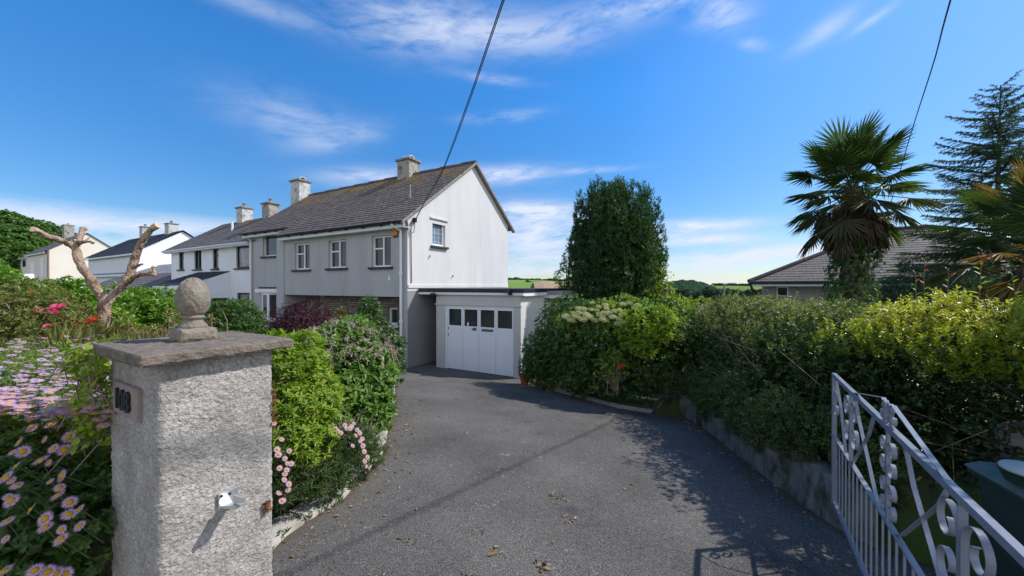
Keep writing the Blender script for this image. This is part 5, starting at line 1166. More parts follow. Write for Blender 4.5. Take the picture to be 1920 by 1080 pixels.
for a, b_, r_ in (((68, 432.5, -.55), (62.2, 429.6, -.585), 4.6), ((157, 431, 0), (158.3, 426.6, .0), 5.6), ((288, 427, .2), (296.2, 422.2, .2), 6.0), ((289.6, 503, -.16), (288.8, 500, -.15), 3.9)):
    mb = MB(); mb.tube([at(a[0], a[1], TD + a[2]), at(b_[0], b_[1], TD + b_[2])], r_ / F_PX * TD, 12); mb.build('cut_end', M['cut_wood'], tr)

# ------------------------------------------------------------------ planting
def lp(*L): return [(tuple(at(a, b, d)), r) for a, b, d, r in L]
gzf = lambda x, y: ground_z(x, y) - .02
# flower prototypes
def flower_mesh(name, r, npet, cup=.1, w=.5, layers=1):
    B, D, Nn, L, W, RR = [], [], [], [], [], []
    q = np.random.default_rng(3)
    for l in range(layers):
        for k in range(npet):
            t = 2 * math.pi * (k + .5 * l) / npet + q.uniform(-.06, .06); e = cup + .1 * l + q.uniform(-.06, .06); d = np.array((math.cos(t) * math.cos(e), math.sin(t) * math.cos(e), math.sin(e)))
            B.append(d * r * .25); D.append(d); Nn.append(np.array((-d[0] * d[2], -d[1] * d[2], 1.0))); L.append(r * .78 * q.uniform(.9, 1.06)); W.append(r * w); RR.append(q.random())
    return [tuple(np.array(a) for a in (B, D, Nn, L, W, RR))]
def proto(name, parts, mat):
    o = leaf_mesh(name, parts, mat, None, False, curl=.05, fold=.03); me = o.data; bpy.data.objects.remove(o); return me
daisy_me = proto('petals', flower_mesh('petals', .024, 30, .05, .17), LF['petal'])
mbd = MB(); mbd.lathe((0, 0, -.001), [(.0105, 0), (.0105, .003), (.008, .006), (.004, .0075), (0, .008)], 12); o_ = mbd.build('disc', LF['disc'], None, smooth=True, rnd=.5); disc_me = o_.data; bpy.data.objects.remove(o_)
def put(name, me, parent, p, nrm, sc=1.0, spin=0.0):
    o = bpy.data.objects.new(name, me); COL.objects.link(o); o.parent = parent
    qn = Vector(nrm).normalized().to_track_quat('Z', 'Y').to_matrix().to_4x4()
    base = wl(parent) if parent else Vector((0, 0, 0))
    o.matrix_basis = Matrix.Translation(Vector(p) - base) @ qn @ Matrix.Rotation(spin, 4, 'Z') @ Matrix.Diagonal((sc, sc, sc, 1)); return o
disc_dz = 0.0
def put_daisy(parent, p, nrm, sc=1.0):
    f = put('flower', daisy_me, parent, p, nrm, sc, random.uniform(0, 6)); d = bpy.data.objects.new('disc', disc_me); COL.objects.link(d); d.parent = f; d.location.z = disc_dz; return f

# seaside daisies hanging over the roadside wall
dlumps = []
for k, off, z, r in ((.10, .16, .62, .22), (.32, .30, .72, .30), (.30, .34, .42, .26), (.62, .36, .78, .34), (.62, .42, .42, .30), (1.0, .42, .80, .36), (1.0, .46, .38, .34), (1.45, .42, .82, .4), (1.5, .5, .4, .36), (1.95, .45, .8, .4), (2.0, .5, .35, .36), (.25, .40, .10, .2), (.7, .5, .12, .26), (1.2, .5, .1, .3), (.2, .10, .72, .2), (.6, .15, .76, .22), (1.1, .15, .78, .25)):
    q = WO + BX * k - AX * off; dlumps.append(((q[0], q[1], z), (r, r, r * .9)))
dz = shrub('daisy_plant', (WO[0] - .6, WO[1] + .2, .3), dlumps, 30000, .036, .018, LF['daisy'], 'leafy pink daisy plant hanging over the roadside wall beside the pillar', 'daisy plant', k=7, seed=21, up=.45, out=.8, spread=(45, 90), rich=True, inner=.3, twigs=0, amp=.05, f=7, zmin=-.1, hi=1.05, lo=.72)
dp = [(340, 457), (318, 498), (290, 512), (340, 552), (265, 540), (248, 590), (155, 630), (185, 640), (60, 652), (45, 600), (85, 597), (237, 692), (228, 738), (220, 768), (18, 697), (38, 709), (25, 775), (40, 790), (117, 822), (265, 842), (305, 822), (268, 795), (172, 860), (235, 902), (172, 893), (306, 888), (22, 870), (232, 940), (195, 490), (225, 490), (10, 1065), (180, 1068), (212, 1075), (250, 1075), (192, 713), (170, 550), (120, 505), (70, 560), (15, 940), (60, 730), (205, 585), (130, 1062)]
lc = np.array([c for c, _ in dlumps]); lr = np.array([q for _, q in dlumps]); segs = []
def surf_depth(px, py, lc, lr, lo=.6, hi=4.0, near=1.06):
    """first distance at which the sight line meets the plant"""
    d = np.array([(px - 960) / F_PX, 1.0, (HOR - py) / F_PX]); o = np.array([0, 0, CZ]); best = None
    for c, r in zip(lc, lr):
        m_ = (o - c) / (r * near); dd = d / (r * near); A_, B_, C_ = dd @ dd, 2 * m_ @ dd, m_ @ m_ - 1; D2 = B_ * B_ - 4 * A_ * C_
        if D2 > 0:
            t = (-B_ - math.sqrt(D2)) / (2 * A_)
            if t > lo and (best is None or t < best): best = t
    return best
for X_, Y_ in dp:
    px, py = X_ / 2.077, 560 + Y_ / 2.077; t = surf_depth(px, py, lc, lr) or 1.5; p = at(px, py, t - .02)
    nrm = Vector((.2 + random.uniform(-.55, .5), -.7 + random.uniform(-.25, .4), .62 + random.uniform(-.35, .4))); put_daisy(dz, p, nrm, random.uniform(.55, 1.12) if Y_ < 1000 else 1)
    segs.append((np.array(p) - np.array(nrm.normalized()) * .004, np.array(p) - np.array(nrm.normalized()) * .07 + np.array((random.uniform(-.03, .03), .02, -.06)), .0022, .003))
stick_mesh('flower_stalks', segs, LF['lavender'], dz, rnd=.6)['kind'] = 'stuff'

# the daisy bed behind, a mat of narrow leaves and flat pink heads
bed = thing('daisy_bed', (-3.2, 2.7, .75), 'sunlit mat of pale pink daisies filling the bed behind the wall', 'daisy bed'); r = np.random.default_rng(31); P = []
for i in range(5200):
    row = 632 + 140 * r.random() ** .85; px = r.uniform(-130, 226); d = (CZ - 1.05) * F_PX / (row - HOR); p = at(px, row, d); P.append((p.x, p.y, p.z + r.normal() * .03 - .05))
P = np.array(P); ax = np.tile(np.array((.1, -.1, 1.0)), (len(P), 1)) + r.normal(size=P.shape) * .35
leaf_mesh('foliage', [sprigs(P, ax, 7, .055, .012, (12, 60), seed=32), sprigs(P + np.array([0, 0, -.12]), ax, 3, .085, .016, (30, 85), seed=33)], LF['bed'], bed)
cand = []
while len(cand) < 330:
    row = 634 + 146 * r.random() ** 1.0; px = r.uniform(-20, 212)
    if noise.noise(Vector((px * .02, row * .035, 0))) < -.12: continue
    d = (CZ - 1.10) * F_PX / (row - HOR); cand.append((d, at(px, row, d)))
cand.sort(key=lambda c: c[0]); rest = []
for i, (d, p) in enumerate(cand):
    nrm = Vector((.18 + r.normal() * .12, .06 + r.normal() * .10, 1)); sc = r.uniform(.8, 1.15); p = p + Vector((0, 0, r.normal() * .022))
    disc_dz = -.004
    if i < 100: put_daisy(bed, p, nrm, sc)
    else: rest.append((p, nrm, sc))
disc_dz = 0.0
base = flower_mesh('x', .024, 18, .05, .26)[0]; acc_ = [[] for _ in range(6)]
for p, nrm, sc in rest:
    mt = np.array(nrm.normalized().to_track_quat('Z', 'Y').to_matrix()); acc_[0].append(base[0] @ mt.T * sc + np.array(p)); acc_[1].append(base[1] @ mt.T); acc_[2].append(base[2] @ mt.T); acc_[3].append(base[3] * sc); acc_[4].append(base[4] * sc); acc_[5].append(base[5])
leaf_mesh('flowers', [tuple(np.concatenate(a) for a in acc_)], LF['petal'], bed, curl=.05, fold=.03, kind='stuff')

# tall dry grass behind the bed
r = np.random.default_rng(41); n = 9000; P = []
for i in range(n):
    d = r.uniform(3.6, 5.6); px = r.uniform(-60, 330); p = at(px, 600, d); P.append((p.x, p.y, float(ground_z(p.x, p.y)) + (.05 if not (160 < px < 222 and d < 4.8) else -.2)))
P = np.array(P); D = np.stack([r.normal(size=n) * .32, r.normal(size=n) * .3, np.ones(n)], 1); Nn = np.stack([r.normal(size=n), r.normal(size=n) - .5, np.full(n, .2)], 1); pxs = (P[:, 0] / P[:, 1]) * F_PX + 960
L = np.where(pxs < 100, .26, np.where(pxs < 200, .36, .24)) * r.uniform(.6, 1.2, n)
tag(leaf_mesh('grass', [(P, D, Nn, L, np.full(n, .006), r.random(n))], LF['grass'], None, curl=.25), kind='stuff')
# short lawn between the hedge and the house
n = 14000; P = []
while len(P) < n:
    d = r.uniform(4.5, 11.5); px = r.uniform(250, 640); p = at(px, 600, d)
    if p.x < xl(p.y) - .3: P.append((p.x, p.y, float(ground_z(p.x, p.y)) - .01))
P = np.array(P); D = np.stack([r.normal(size=n) * .3, r.normal(size=n) * .3, np.ones(n)], 1); Nn = np.stack([r.normal(size=n), r.normal(size=n) - .5, np.full(n, .2)], 1)
tag(leaf_mesh('grass', [(P, D, Nn, .16 * r.uniform(.6, 1.2, n), np.full(n, .014), r.random(n))], LF['lawn'], None, curl=.2), kind='stuff')

# roses
ro = shrub('rose_bush', tuple(at(60, 650, 4.4)), lp((20, 590, 4.6, .36), (75, 600, 4.4, .34), (110, 590, 4.6, .26), (-30, 600, 4.5, .45), (60, 570, 4.9, .3), (95, 625, 4.2, .25), (20, 625, 4.2, .28)), 6500, .055, .026, LF['rose'], 'loose rose bush with pink blooms in front of the laurels', 'rose bush', k=5, seed=51, zmin=gzf, up=.6)
rose_me = proto('rose', flower_mesh('rose', .055, 9, .35, .62, 3), LF['pink']); rose_red = proto('rose', flower_mesh('rose', .05, 8, .3, .6, 2), LF['crimson'])
for i, (px, py) in enumerate([(103, 575), (110, 578), (104, 587), (97, 585), (117, 574), (73, 583), (62, 547), (90, 613)]): put('bloom', rose_me if i != 6 else rose_red, ro, at(px, py, 4.12 + .1 * (i % 3) if py > 560 else 4.6), (.3, -.5, .7), (.72 + .15 * (i % 2)), i)
mo = shrub('montbretia_plant', tuple(at(160, 640, 4.6)), lp((165, 608, 4.7, .17), (145, 612, 4.8, .15)), 500, .16, .012, LF['grass'], 'small clump of orange red flowers beside the pruned trunk', 'flower clump', k=4, seed=53, zmin=gzf, twigs=0, inner=0)
for i, (px, py) in enumerate([(172, 596), (176, 602), (168, 604), (160, 606), (180, 598), (138, 608), (143, 606)]): put('bloom', rose_red, mo, at(px, py, 4.5), (.2, -.6, .6), .62, i)
# laurels
shrub('laurel_bush', tuple(at(20, 600, 6.2)), lp((-20, 548, 6.2, .5), (25, 545, 6.1, .36), (60, 560, 6.0, .32), (10, 580, 6.0, .45), (-70, 540, 6.2, .6)), 5200, .10, .042, LF['laurel'], 'bright laurel bush at the far left edge in front of the van', 'laurel bush', 6, 'laurels along the left boundary', seed=61, rich=False, zmin=gzf, up=.8)
shrub('laurel_bush', tuple(at(125, 620, 7.0)), lp((95, 560, 7.2, .42), (130, 558, 7.0, .40), (165, 570, 7.0, .38), (110, 595, 6.8, .5), (150, 600, 6.8, .5), (70, 575, 7.0, .5)), 7000, .10, .042, LF['laurel'], 'wide laurel bush left of the pruned trunk below the cream house', 'laurel bush', 6, 'laurels along the left boundary', seed=62, zmin=gzf, up=.8)
shrub('laurel_bush', tuple(at(265, 625, 7.4)), lp((232, 572, 7.4, .38), (270, 568, 7.4, .36), (305, 572, 7.3, .36), (250, 605, 7.0, .5), (295, 608, 7.0, .45), (215, 600, 7.2, .5), (322, 600, 7.3, .3)), 8000, .10, .042, LF['laurel'], 'glossy laurel bush between the pruned trunk and the stone finial', 'laurel bush', 6, 'laurels along the left boundary', seed=63, zmin=gzf, up=.8)
shrub('lime_shrub', tuple(at(235, 640, 5.6)), lp((225, 618, 5.6, .22), (250, 625, 5.4, .2), (290, 632, 5.3, .2), (212, 600, 6.0, .2)), 1800, .07, .03, LF['lime'], 'small yellow green shrub at the foot of the pruned trunk', 'shrub', 6, seed=64, zmin=gzf)
bs = thing('bare_shrub', at(310, 645, 3.9), 'leggy half bare shrub with rusty leaf tufts behind the pillar', 'shrub'); segs = []; tips = []
for px, py, bx_, by_ in ((318, 588, 308, 645), (330, 598, 310, 640), (300, 612, 312, 640), (335, 610, 315, 640), (395, 595, 392, 630), (386, 610, 392, 632), (245, 612, 262, 640), (285, 620, 300, 640)):
    a, b_ = np.array(at(bx_, by_, 3.9)), np.array(at(px, py, 3.7)); m2 = (a + b_) / 2 + np.array((.02, 0, .01)); segs += [(a, m2, .008, .006), (m2, b_, .006, .003)]; tips.append(b_); tips.append((m2 + b_) / 2)
stick_mesh('stems', segs, M['dry'], bs); P = np.repeat(np.array(tips), 5, 0) + np.random.default_rng(2).normal(size=(len(tips) * 5, 3)) * .025
leaf_mesh('leaf_tufts', [sprigs(P, np.tile(np.array((.1, -.2, 1.)), (len(P), 1)), 4, .05, .016, (20, 90), seed=5)], LF['dead'], bs, kind='stuff')
bt = thing('bare_sapling', at(430, 640, 4.2), 'thin forked bare twig standing right of the stone finial', 'sapling'); a = np.array(at(428, 640, 4.2))
stick_mesh('stem', [(a, np.array(at(425, 600, 4.2)), .009, .006), (np.array(at(425, 612, 4.2)), np.array(at(438, 600, 4.1)), .006, .003), (np.array(at(425, 614, 4.2)), np.array(at(410, 603, 4.2)), .006, .003), (np.array(at(425, 600, 4.2)), np.array(at(417, 582, 4.2)), .006, .002)], M['twig'], bt)
shrub('rhododendron', tuple(at(430, 630, 9.5)), lp((405, 595, 9.6, .42), (440, 592, 9.6, .45), (465, 605, 9.5, .4), (425, 615, 9.2, .45), (390, 612, 9.5, .4), (455, 622, 9.2, .4)), 6500, .11, .04, LF['viburnum'], 'dark rounded shrub against the white house left of the bow window', 'shrub', 6, seed=65, zmin=gzf)
shrub('purple_maple', tuple(at(560, 640, 8.6)), lp((545, 605, 8.7, .45), (580, 600, 8.7, .5), (565, 618, 8.4, .5), (525, 612, 8.7, .3), (600, 610, 8.6, .35), (560, 592, 8.8, .3)), 7000, .07, .016, LF['acer'], 'low purple leaved maple in front of the porch', 'maple', 6, seed=66, zmin=gzf, spread=(50, 110), up=.2)
# ivy that creeps round the back of the pillar
P = []; r = np.random.default_rng(71)
for i in range(70):
    k = r.random(); P.append(pp(PW * r.uniform(-.15, 1.0), PL + .06 + .22 * k, ZCAP - .02 - .22 * k + r.uniform(-.1, .04)))
for i in range(50): P.append(pp(r.uniform(-.1, .02), PL + r.uniform(-.02, .12), ZCAP - r.uniform(.02, .42)))
for i in range(20): P.append(pp(r.uniform(-.12, -.03), r.uniform(.37, .58), ZCAP + r.uniform(-.16, .025)))
iv = thing('ivy', pp(.2, PL + .1, .9), 'ivy sprays creeping round the back corner of the gate pillar', 'ivy')
q = sprigs(np.array(P), np.array([[-.3, -.6, .7]]) + r.normal(size=(len(P), 3)) * .4, 5, .042, .032, (40, 95), seed=72, step=1.4); leaf_mesh('foliage', [(*q[:5], q[5] * .8 + .2)], LF['lime'], iv, True)
stick_mesh('stems', [(np.array(P[i]), np.array(P[i]) + r.normal(size=3) * .06 + np.array((0, .02, -.05)), .003, .002) for i in range(len(P))], M['twig'], iv)
P = np.array([pp(PW + .004, .01 + r.uniform(-.02, .02), z) for z in r.uniform(1.02, 1.2, 30)] + [pp(PW - .03 + r.uniform(-.012, .012), -.012, z) for z in r.uniform(.66, .70, 16)])
dcr = thing('dried_creeper', pp(PW, 0, .7), 'rusty dried creeper clinging to the right edge of the pillar', 'creeper'); leaf_mesh('foliage', [sprigs(P, np.array([[.6, -.4, -.3]]) + r.normal(size=(len(P), 3)) * .5, 3, .022, .012, (20, 90), seed=73)], leaf_mat('rust leaf', [(.20, .08, .04), (.32, .15, .08)], .2, .8, .1, (1, 1, 1)), dcr)

# shrubs right of the pillar
shrub('broadleaf_laurel', tuple(at(520, 690, 3.2)), lp((500, 655, 3.3, .17), (522, 648, 3.3, .17), (540, 665, 3.2, .15), (515, 690, 3.2, .2)), 700, .115, .05, LF['lime'], 'upright broad leaved laurel rising behind the pillar cap', 'laurel', 6, seed=80, rich=True, spread=(15, 55), zmin=gzf, up=1.4, inner=.2)
shrub('mexican_orange', tuple(at(560, 860, 2.9)), lp((540, 700, 3.05, .24), (575, 705, 3.1, .22), (545, 770, 2.9, .26), (585, 770, 2.95, .22), (560, 660, 3.2, .2), (530, 830, 2.75, .22), (575, 820, 2.8, .2), (607, 735, 3.2, .18)), 9500, .062, .018, LF['lime'], 'yellow green whorled shrub right beside the gate pillar', 'shrub', 8, seed=81, rich=True, spread=(45, 85), zmin=gzf, up=.7, twigs=25, inner=.25, amp=.05, f=6)
r = np.random.default_rng(83); hl = lp((628, 695, 4.7, .52), (670, 700, 4.9, .48), (676, 770, 4.6, .40), (638, 775, 4.4, .40), (612, 730, 4.5, .45), (690, 735, 4.9, .33), (650, 660, 5.0, .46), (674, 828, 4.2, .22), (698, 800, 4.6, .22), (700, 690, 5.1, .3))
Pd, nd_ = lump_points(lp((632, 682, 4.72, .52), (664, 680, 4.92, .50), (606, 692, 4.55, .4), (690, 690, 5.0, .34)), 900, 1.0, 1.12, .05, 3, 85); sel = nd_[:, 2] > .25; Pd = Pd[sel]; nd_ = nd_[sel]
hy = shrub('hydrangea_bush', tuple(at(660, 850, 4.6)), hl, 9500, .105, .056, LF['hydrangea'], 'big hydrangea with dry brown flower heads bulging over the drive edge', 'hydrangea', 5, seed=84, rich=True, spread=(45, 95), zmin=gzf, up=.5, amp=.07, f=5)
q = sprigs(Pd, nd_ + np.array([0, 0, .9]), 11, .045, .016, (5, 120), seed=86, step=1.0, jit=.6); leaf_mesh('dry_flowerheads', [q], LF['hydrangea_dry'], hy)
stick_mesh('dry_stalks', [(p, p - np.array([0, 0, .12]) + r.normal(size=3) * .05, .003, .004) for p in Pd[::4]], M['dry'], hy)['kind'] = 'stuff'
shrub('climbing_shrub', tuple(at(700, 720, 6.2)), lp((690, 575, 6.3, .16), (692, 600, 6.3, .24), (705, 635, 6.2, .34), (728, 655, 6.0, .28), (700, 680, 6.0, .4), (735, 690, 5.8, .22), (672, 625, 6.3, .25)), 5200, .075, .032, LF['ivy'], 'tall glossy shrub reaching up before the stone cladding', 'shrub', 6, seed=87, zmin=gzf, amp=.1)
shrub('red_tipped_shrub', tuple(at(640, 720, 6.0)), lp((628, 612, 6.2, .22), (650, 605, 6.2, .22), (640, 585, 6.3, .13), (660, 640, 6.0, .32), (620, 640, 5.9, .26)), 1900, .07, .026, leaf_mat('bronze leaf', [(.09, .12, .03), (.16, .15, .05), (.30, .15, .09), (.36, .2, .14)], .35, .45, .3), 'bronze tipped shrub between the maple and the tall glossy shrub', 'shrub', 5, seed=88, zmin=gzf, up=1.0)
lv = lp((560, 860, 2.85, .20), (600, 850, 2.95, .22), (640, 845, 3.05, .2), (580, 900, 2.7, .16), (540, 900, 2.6, .16), (620, 890, 2.85, .16), (665, 830, 3.2, .17), (525, 860, 2.65, .15), (690, 850, 3.3, .14), (522, 930, 2.5, .1))
dc = shrub('daisy_clump', tuple(at(600, 930, 2.8)), lv, 6500, .075, .009, LF['lavender'], 'feathery daisy clump with pink heads at the driveway edge', 'daisy clump', 7, seed=89, zmin=gzf, spread=(10, 60), up=.9, twigs=0, inner=.3, amp=.03)
lc = np.array([c for c, _ in lv]); lr = np.array([[q] * 3 for _, q in lv]); segs = []
for X_, Y_ in ((545, 225), (600, 285), (650, 240), (720, 225), (745, 275), (735, 320), (785, 345), (790, 400), (800, 445), (825, 490), (815, 560), (710, 400), (360, 365), (155, 350), (120, 430), (215, 440), (180, 500), (200, 540), (140, 575), (180, 620), (175, 665), (210, 700), (205, 745), (135, 770), (160, 830), (95, 225), (230, 540), (575, 265), (690, 265), (95, 320), (765, 300), (805, 520), (770, 365), (130, 470), (195, 590), (620, 300), (660, 265), (700, 250)):
    px, py = 490 + X_ / 4.155, 740 + Y_ / 4.155; t = surf_depth(px, py, lc, lr, 1, 5, 1.15) or (2.55 if px < 560 else 3.15); p = at(px, py, t - .02); put_daisy(dc, p, (.7 + random.uniform(-.3, .3), -.25 + random.uniform(-.3, .3), .6), random.uniform(.8, 1.05)); segs.append((np.array(p), np.array(p) + np.array((-.05, .05, -.14)), .002, .003))
stick_mesh('flower_stalks', segs, LF['lavender'], dc, rnd=.7)['kind'] = 'stuff'
r = np.random.default_rng(90); segs = []
for i in range(90):
    p = at(r.uniform(628, 700), 838, r.uniform(3.35, 3.9)); b_ = np.array((p.x, p.y, float(ground_z(p.x, p.y)))); segs.append((b_, b_ + np.array((r.normal() * .1 + .04, r.normal() * .08, r.uniform(.15, .42))), .004, .0015))
ds_ = thing('dead_stems', at(660, 850, 3.6), 'tan dead stems between the hydrangea and the daisy clump', 'dead plant'); stick_mesh('stems', segs, M['dry'], ds_)
# weeds along the kerb
P = []
for i in range(150): y = r.choice([2.2, 2.55, 2.9, 3.2, 3.9, 5.2]) + r.normal() * .12; x = float(xl(y)) + r.uniform(-.2, .06); P.append((x, y, float(h0(x, y)) + .04))
tag(leaf_mesh('weeds', [sprigs(np.array(P), np.array([[0, -.1, 1.]]) + r.normal(size=(150, 3)) * .3, 6, .06, .02, (20, 80), seed=91)], LF['daisy'], None), kind='stuff')

# ------------------------------------------------------------------ right side: shrubs and hedge
shrub('cotoneaster', tuple(at(1020, 712, 9.2)), lp((1026, 655, 9.2, .62), (1010, 692, 9.0, .42), (1050, 620, 9.2, .66), (1045, 665, 8.8, .7), (1075, 640, 8.6, .7), (1080, 690, 8.2, .55), (1050, 585, 9.3, .42), (1000, 672, 9.2, .32), (992, 700, 8.95, .22), (1075, 590, 8.8, .5), (1030, 700, 8.9, .4)), 17000, .075, .034, LF['viburnum'], 'dark green rounded shrub spilling against the garage corner', 'shrub', 6, seed=101, zmin=gzf, amp=.12, f=4)
vl = lp((1110, 640, 7.9, .75), (1165, 640, 7.6, .75), (1130, 610, 7.9, .55), (1085, 615, 8.1, .42), (1200, 612, 7.6, .55), (1210, 670, 7.3, .65), (1140, 690, 7.4, .6), (1190, 700, 7.2, .5), (1095, 700, 7.9, .5), (1170, 590, 7.8, .42), (1235, 640, 7.2, .6), (1265, 640, 7.6, .65), (1280, 700, 7.4, .55), (1300, 625, 7.6, .6), (1258, 596, 7.8, .45))
vb_ = shrub('climbing_hydrangea', tuple(at(1150, 735, 7.6)), vl, 20000, .095, .046, LF['viburnum'], 'broad green shrub capped with domed cream flower heads', 'flowering shrub', 6, seed=102, zmin=gzf, amp=.1, f=3.5)
r = np.random.default_rng(103)
B0 = unit(r.normal(size=(150, 3)) * np.array([1, 1, .6]) + np.array([0, 0, .5])); hp = sprigs(B0 * np.array([.11, .11, .06]), B0, 2, .035, .026, (50, 95), seed=4)
head_me = proto('head', [hp], LF['cream']); lc = np.array([c for c, _ in vl]); lr = np.array([[q] * 3 for _, q in vl])
for i, (X_, Y_) in enumerate(((740, 40), (610, 90), (560, 130), (620, 130), (680, 140), (730, 100), (780, 105), (870, 90), (850, 130), (845, 195), (930, 170), (1000, 190), (985, 232), (1040, 215), (945, 115), (990, 105), (545, 200), (500, 165), (765, 200), (660, 95), (800, 75), (1020, 50), (1140, 90), (1200, 110), (1080, 40), (1160, 65), (860, 60), (590, 165), (700, 165), (890, 130), (820, 150), (1020, 150), (650, 190))):
    px, py = 960 + X_ / 4.909, 560 + Y_ / 4.909; t = surf_depth(px, py, lc, lr, 3, 12, 1.08) or 7.9; put('flower_head', head_me, vb_, at(px, py, t - .03), (.1, -.25, 1), (.62 if Y_ < 150 else .8) * r.uniform(.85, 1.15), i)
mx = shrub('lime_shrub', tuple(at(1215, 700, 7.0)), lp((1190, 598, 6.9, .24), (1215, 590, 6.9, .2), (1172, 612, 7.0, .2), (1238, 598, 6.8, .22), (1200, 622, 6.75, .24), (1226, 622, 6.7, .22), (1212, 645, 6.65, .2), (1185, 636, 6.8, .16), (1240, 630, 6.7, .16)), 4600, .10, .034, LF['lime'], 'yellow green shrub lit by the sun beside the cream flower heads', 'shrub', 6, seed=104, zmin=gzf, up=.9, amp=.2, f=6, spread=(30, 75), rich=True)
Pg, ng = lump_points(vl, 2600, .9, 1.1, .1, 5, 106); sg_ = (ng[:, 2] > .2) & (Pg[:, 2] > .55); Pg, ng = Pg[sg_], ng[sg_]
q = sprigs(Pg, ng * .4 + np.array([0, 0, 1.]) + r.normal(size=Pg.shape) * .3, 6, .085, .034, (30, 80), seed=107, step=1.2); leaf_mesh('sunlit_top_growth', [q], LF['lime'], vb_, True)  # bright lime layer on the shrub top, sunlight painted as leaf colour
ra_ = shrub('rose_bush', tuple(at(1152, 730, 6.7)), lp((1152, 672, 6.7, .2), (1160, 690, 6.7, .22), (1145, 700, 6.7, .2)), 700, .05, .026, LF['lime'], 'little straggly rose bush in the shade of the big shrub', 'rose bush', 5, seed=105, zmin=gzf, up=1.0, twigmat=M['twig'])
for px, py in ((1160, 689), (1167, 686)): put('bloom', rose_red, ra_, at(px, py, 6.45), (0, -1, .3), .7)
def hedge_lumps(path, ztop, rx_, r, zb=-.2, n=26):
    L = []; p = np.array(path, float); seg = np.linspace(0, len(p) - 1, n)
    for s in seg:
        i = min(int(s), len(p) - 2); q = p[i] + (p[i + 1] - p[i]) * (s - i); zt = np.interp(s, range(len(ztop)), ztop)
        for z, k in ((zt - .38, .9), (zt - .9, 1.05), (zb + .35, .9)):
            L.append(((q[0] + r.normal() * .1, q[1] + r.normal() * .1, z + r.normal() * .06), (rx_ * k * r.uniform(.85, 1.12), rx_ * .95, .43 * r.uniform(.85, 1.2))))
        L.append(((q[0] + .75, q[1] + .45, zt - .5), (.7, .6, .5))); L.append(((q[0] + .75, q[1] + .45, zb + .5), (.7, .6, .6)))
    return L
r = np.random.default_rng(110); hl_ = hedge_lumps([(4.05, 7.1), (3.85, 6.1), (3.6, 5.0), (3.35, 4.1), (3.3, 3.3)], [1.33, 1.36, 1.34, 1.33, 1.32], .60, r)
zmx = lambda x, y: h0(x, y) + .30
ov_ = [((float(xr(y_)) + .02 + .2 * max(0, min(1, (3.3 - y_) / .3)), y_, float(h0(xr(y_), y_)) + .56 + .09 * math.sin(y_ * 4.3) + .06 * math.sin(y_ * 11)), (.20, .2, .26)) for y_ in np.arange(2.7, 6.6, .16)]
Po, no = lump_points(ov_, 5200, .55, 1.1, .08, 7, 128, cull=.5); ovp = sprigs(Po, no * .5 + np.array([-.6, -.2, -.1]) + r.normal(size=Po.shape) * .4, 6, .05, .022, (30, 85), seed=129, step=1.2)
sh1 = shrub('mixed_hedge', (3.5, 5.0, -.2), hl_, 88000, .050, .022, LF['hedge_dark'], 'dark small leaved hedge standing on the retaining wall', 'hedge', 6, seed=111, zmin=zmx, amp=.12, f=5, up=.35, out=.7, twigs=90, inner=.8, jit=.5, extra=[ovp])
pl = hedge_lumps([(3.4, 3.4), (3.5, 2.7), (3.75, 2.1), (4.2, 1.5), (5.0, .9), (6.0, .3)], [1.35, 1.37, 1.38, 1.37, 1.34, 1.30], .62, r, n=30)
# golden new growth on the privet top, coloured brighter with height for the sunlight
Pg, ng = lump_points([(c, q) for c, q in pl if c[2] > .95], 9000, .86, 1.14, .08, 6, 120); sg_ = Pg[:, 2] > 1.06 + .10 * wob(Pg, 3, 5); Pg, ng = Pg[sg_], ng[sg_]; hgt = np.clip((Pg[:, 2] - 1.02) / .36, 0, 1)
qg = sprigs(Pg, ng * .3 + np.array([0, -.1, 1.0]) + r.normal(size=Pg.shape) * .22, 9, .046, .021, (30, 70), seed=121, step=1.6)
qg = (*qg[:5], np.clip(np.tile(hgt, 9) * .75 + qg[5] * .4, 0, 1)); zm2 = lambda x, y: h0(x, y) + .22
sh2 = shrub('privet_hedge', (4.0, 2.2, -.1), pl, 68000, .044, .021, leaf_mat('privet leaf', [(.02, .04, .012), (.035, .07, .016), (.06, .11, .02)], .3, .3, .5), 'golden topped privet hedge behind the iron gate', 'hedge', 6, seed=122, zmin=zm2, amp=.10, f=6, up=.5, out=.6, twigs=110, inner=.7, jit=.4, hi=1.0, twigmat=M['bark_dark'])
leaf_mesh('sunlit_top_growth', [qg], LF['privet'], sh2, True)
# pale twiggy bloom scraps and mixed hedge top leaves with sunlight put into their colour
Pg, ng = lump_points([(c, q) for c, q in hl_ if c[2] > .8], 6000, .92, 1.12, .1, 6, 123); sg_ = Pg[:, 2] > .98 + .10 * wob(Pg, 3, 6); Pg, ng = Pg[sg_], ng[sg_]
q = sprigs(Pg, ng * .4 + np.array([0, 0, 1.]) + r.normal(size=Pg.shape) * .4, 7, .048, .022, (30, 85), seed=124, step=1.6); leaf_mesh('sunlit_top_growth', [q], leaf_mat('sunlit hedge top leaf', [(.09, .15, .03), (.18, .24, .05), (.29, .30, .09), (.38, .32, .17)], .36, .42, .35), sh1)
segs = []
for i in range(80):
    k = r.random(); c = pl[r.integers(len(pl))][0] if i % 2 else hl_[r.integers(len(hl_))][0]; a = np.array(c) + np.array((-.5 + r.normal() * .12, -.2 + r.normal() * .2, 0)); a[2] = r.uniform(.1, 1.0); d = unit(np.array((-.5 + r.normal() * .6, r.normal() * .8, .5 + r.normal() * .5))); segs.append((a, a + d * r.uniform(.2, .45), .0035, .0015))
stick_mesh('bare_twigs', segs, M['twig'], sh2)['kind'] = 'stuff'
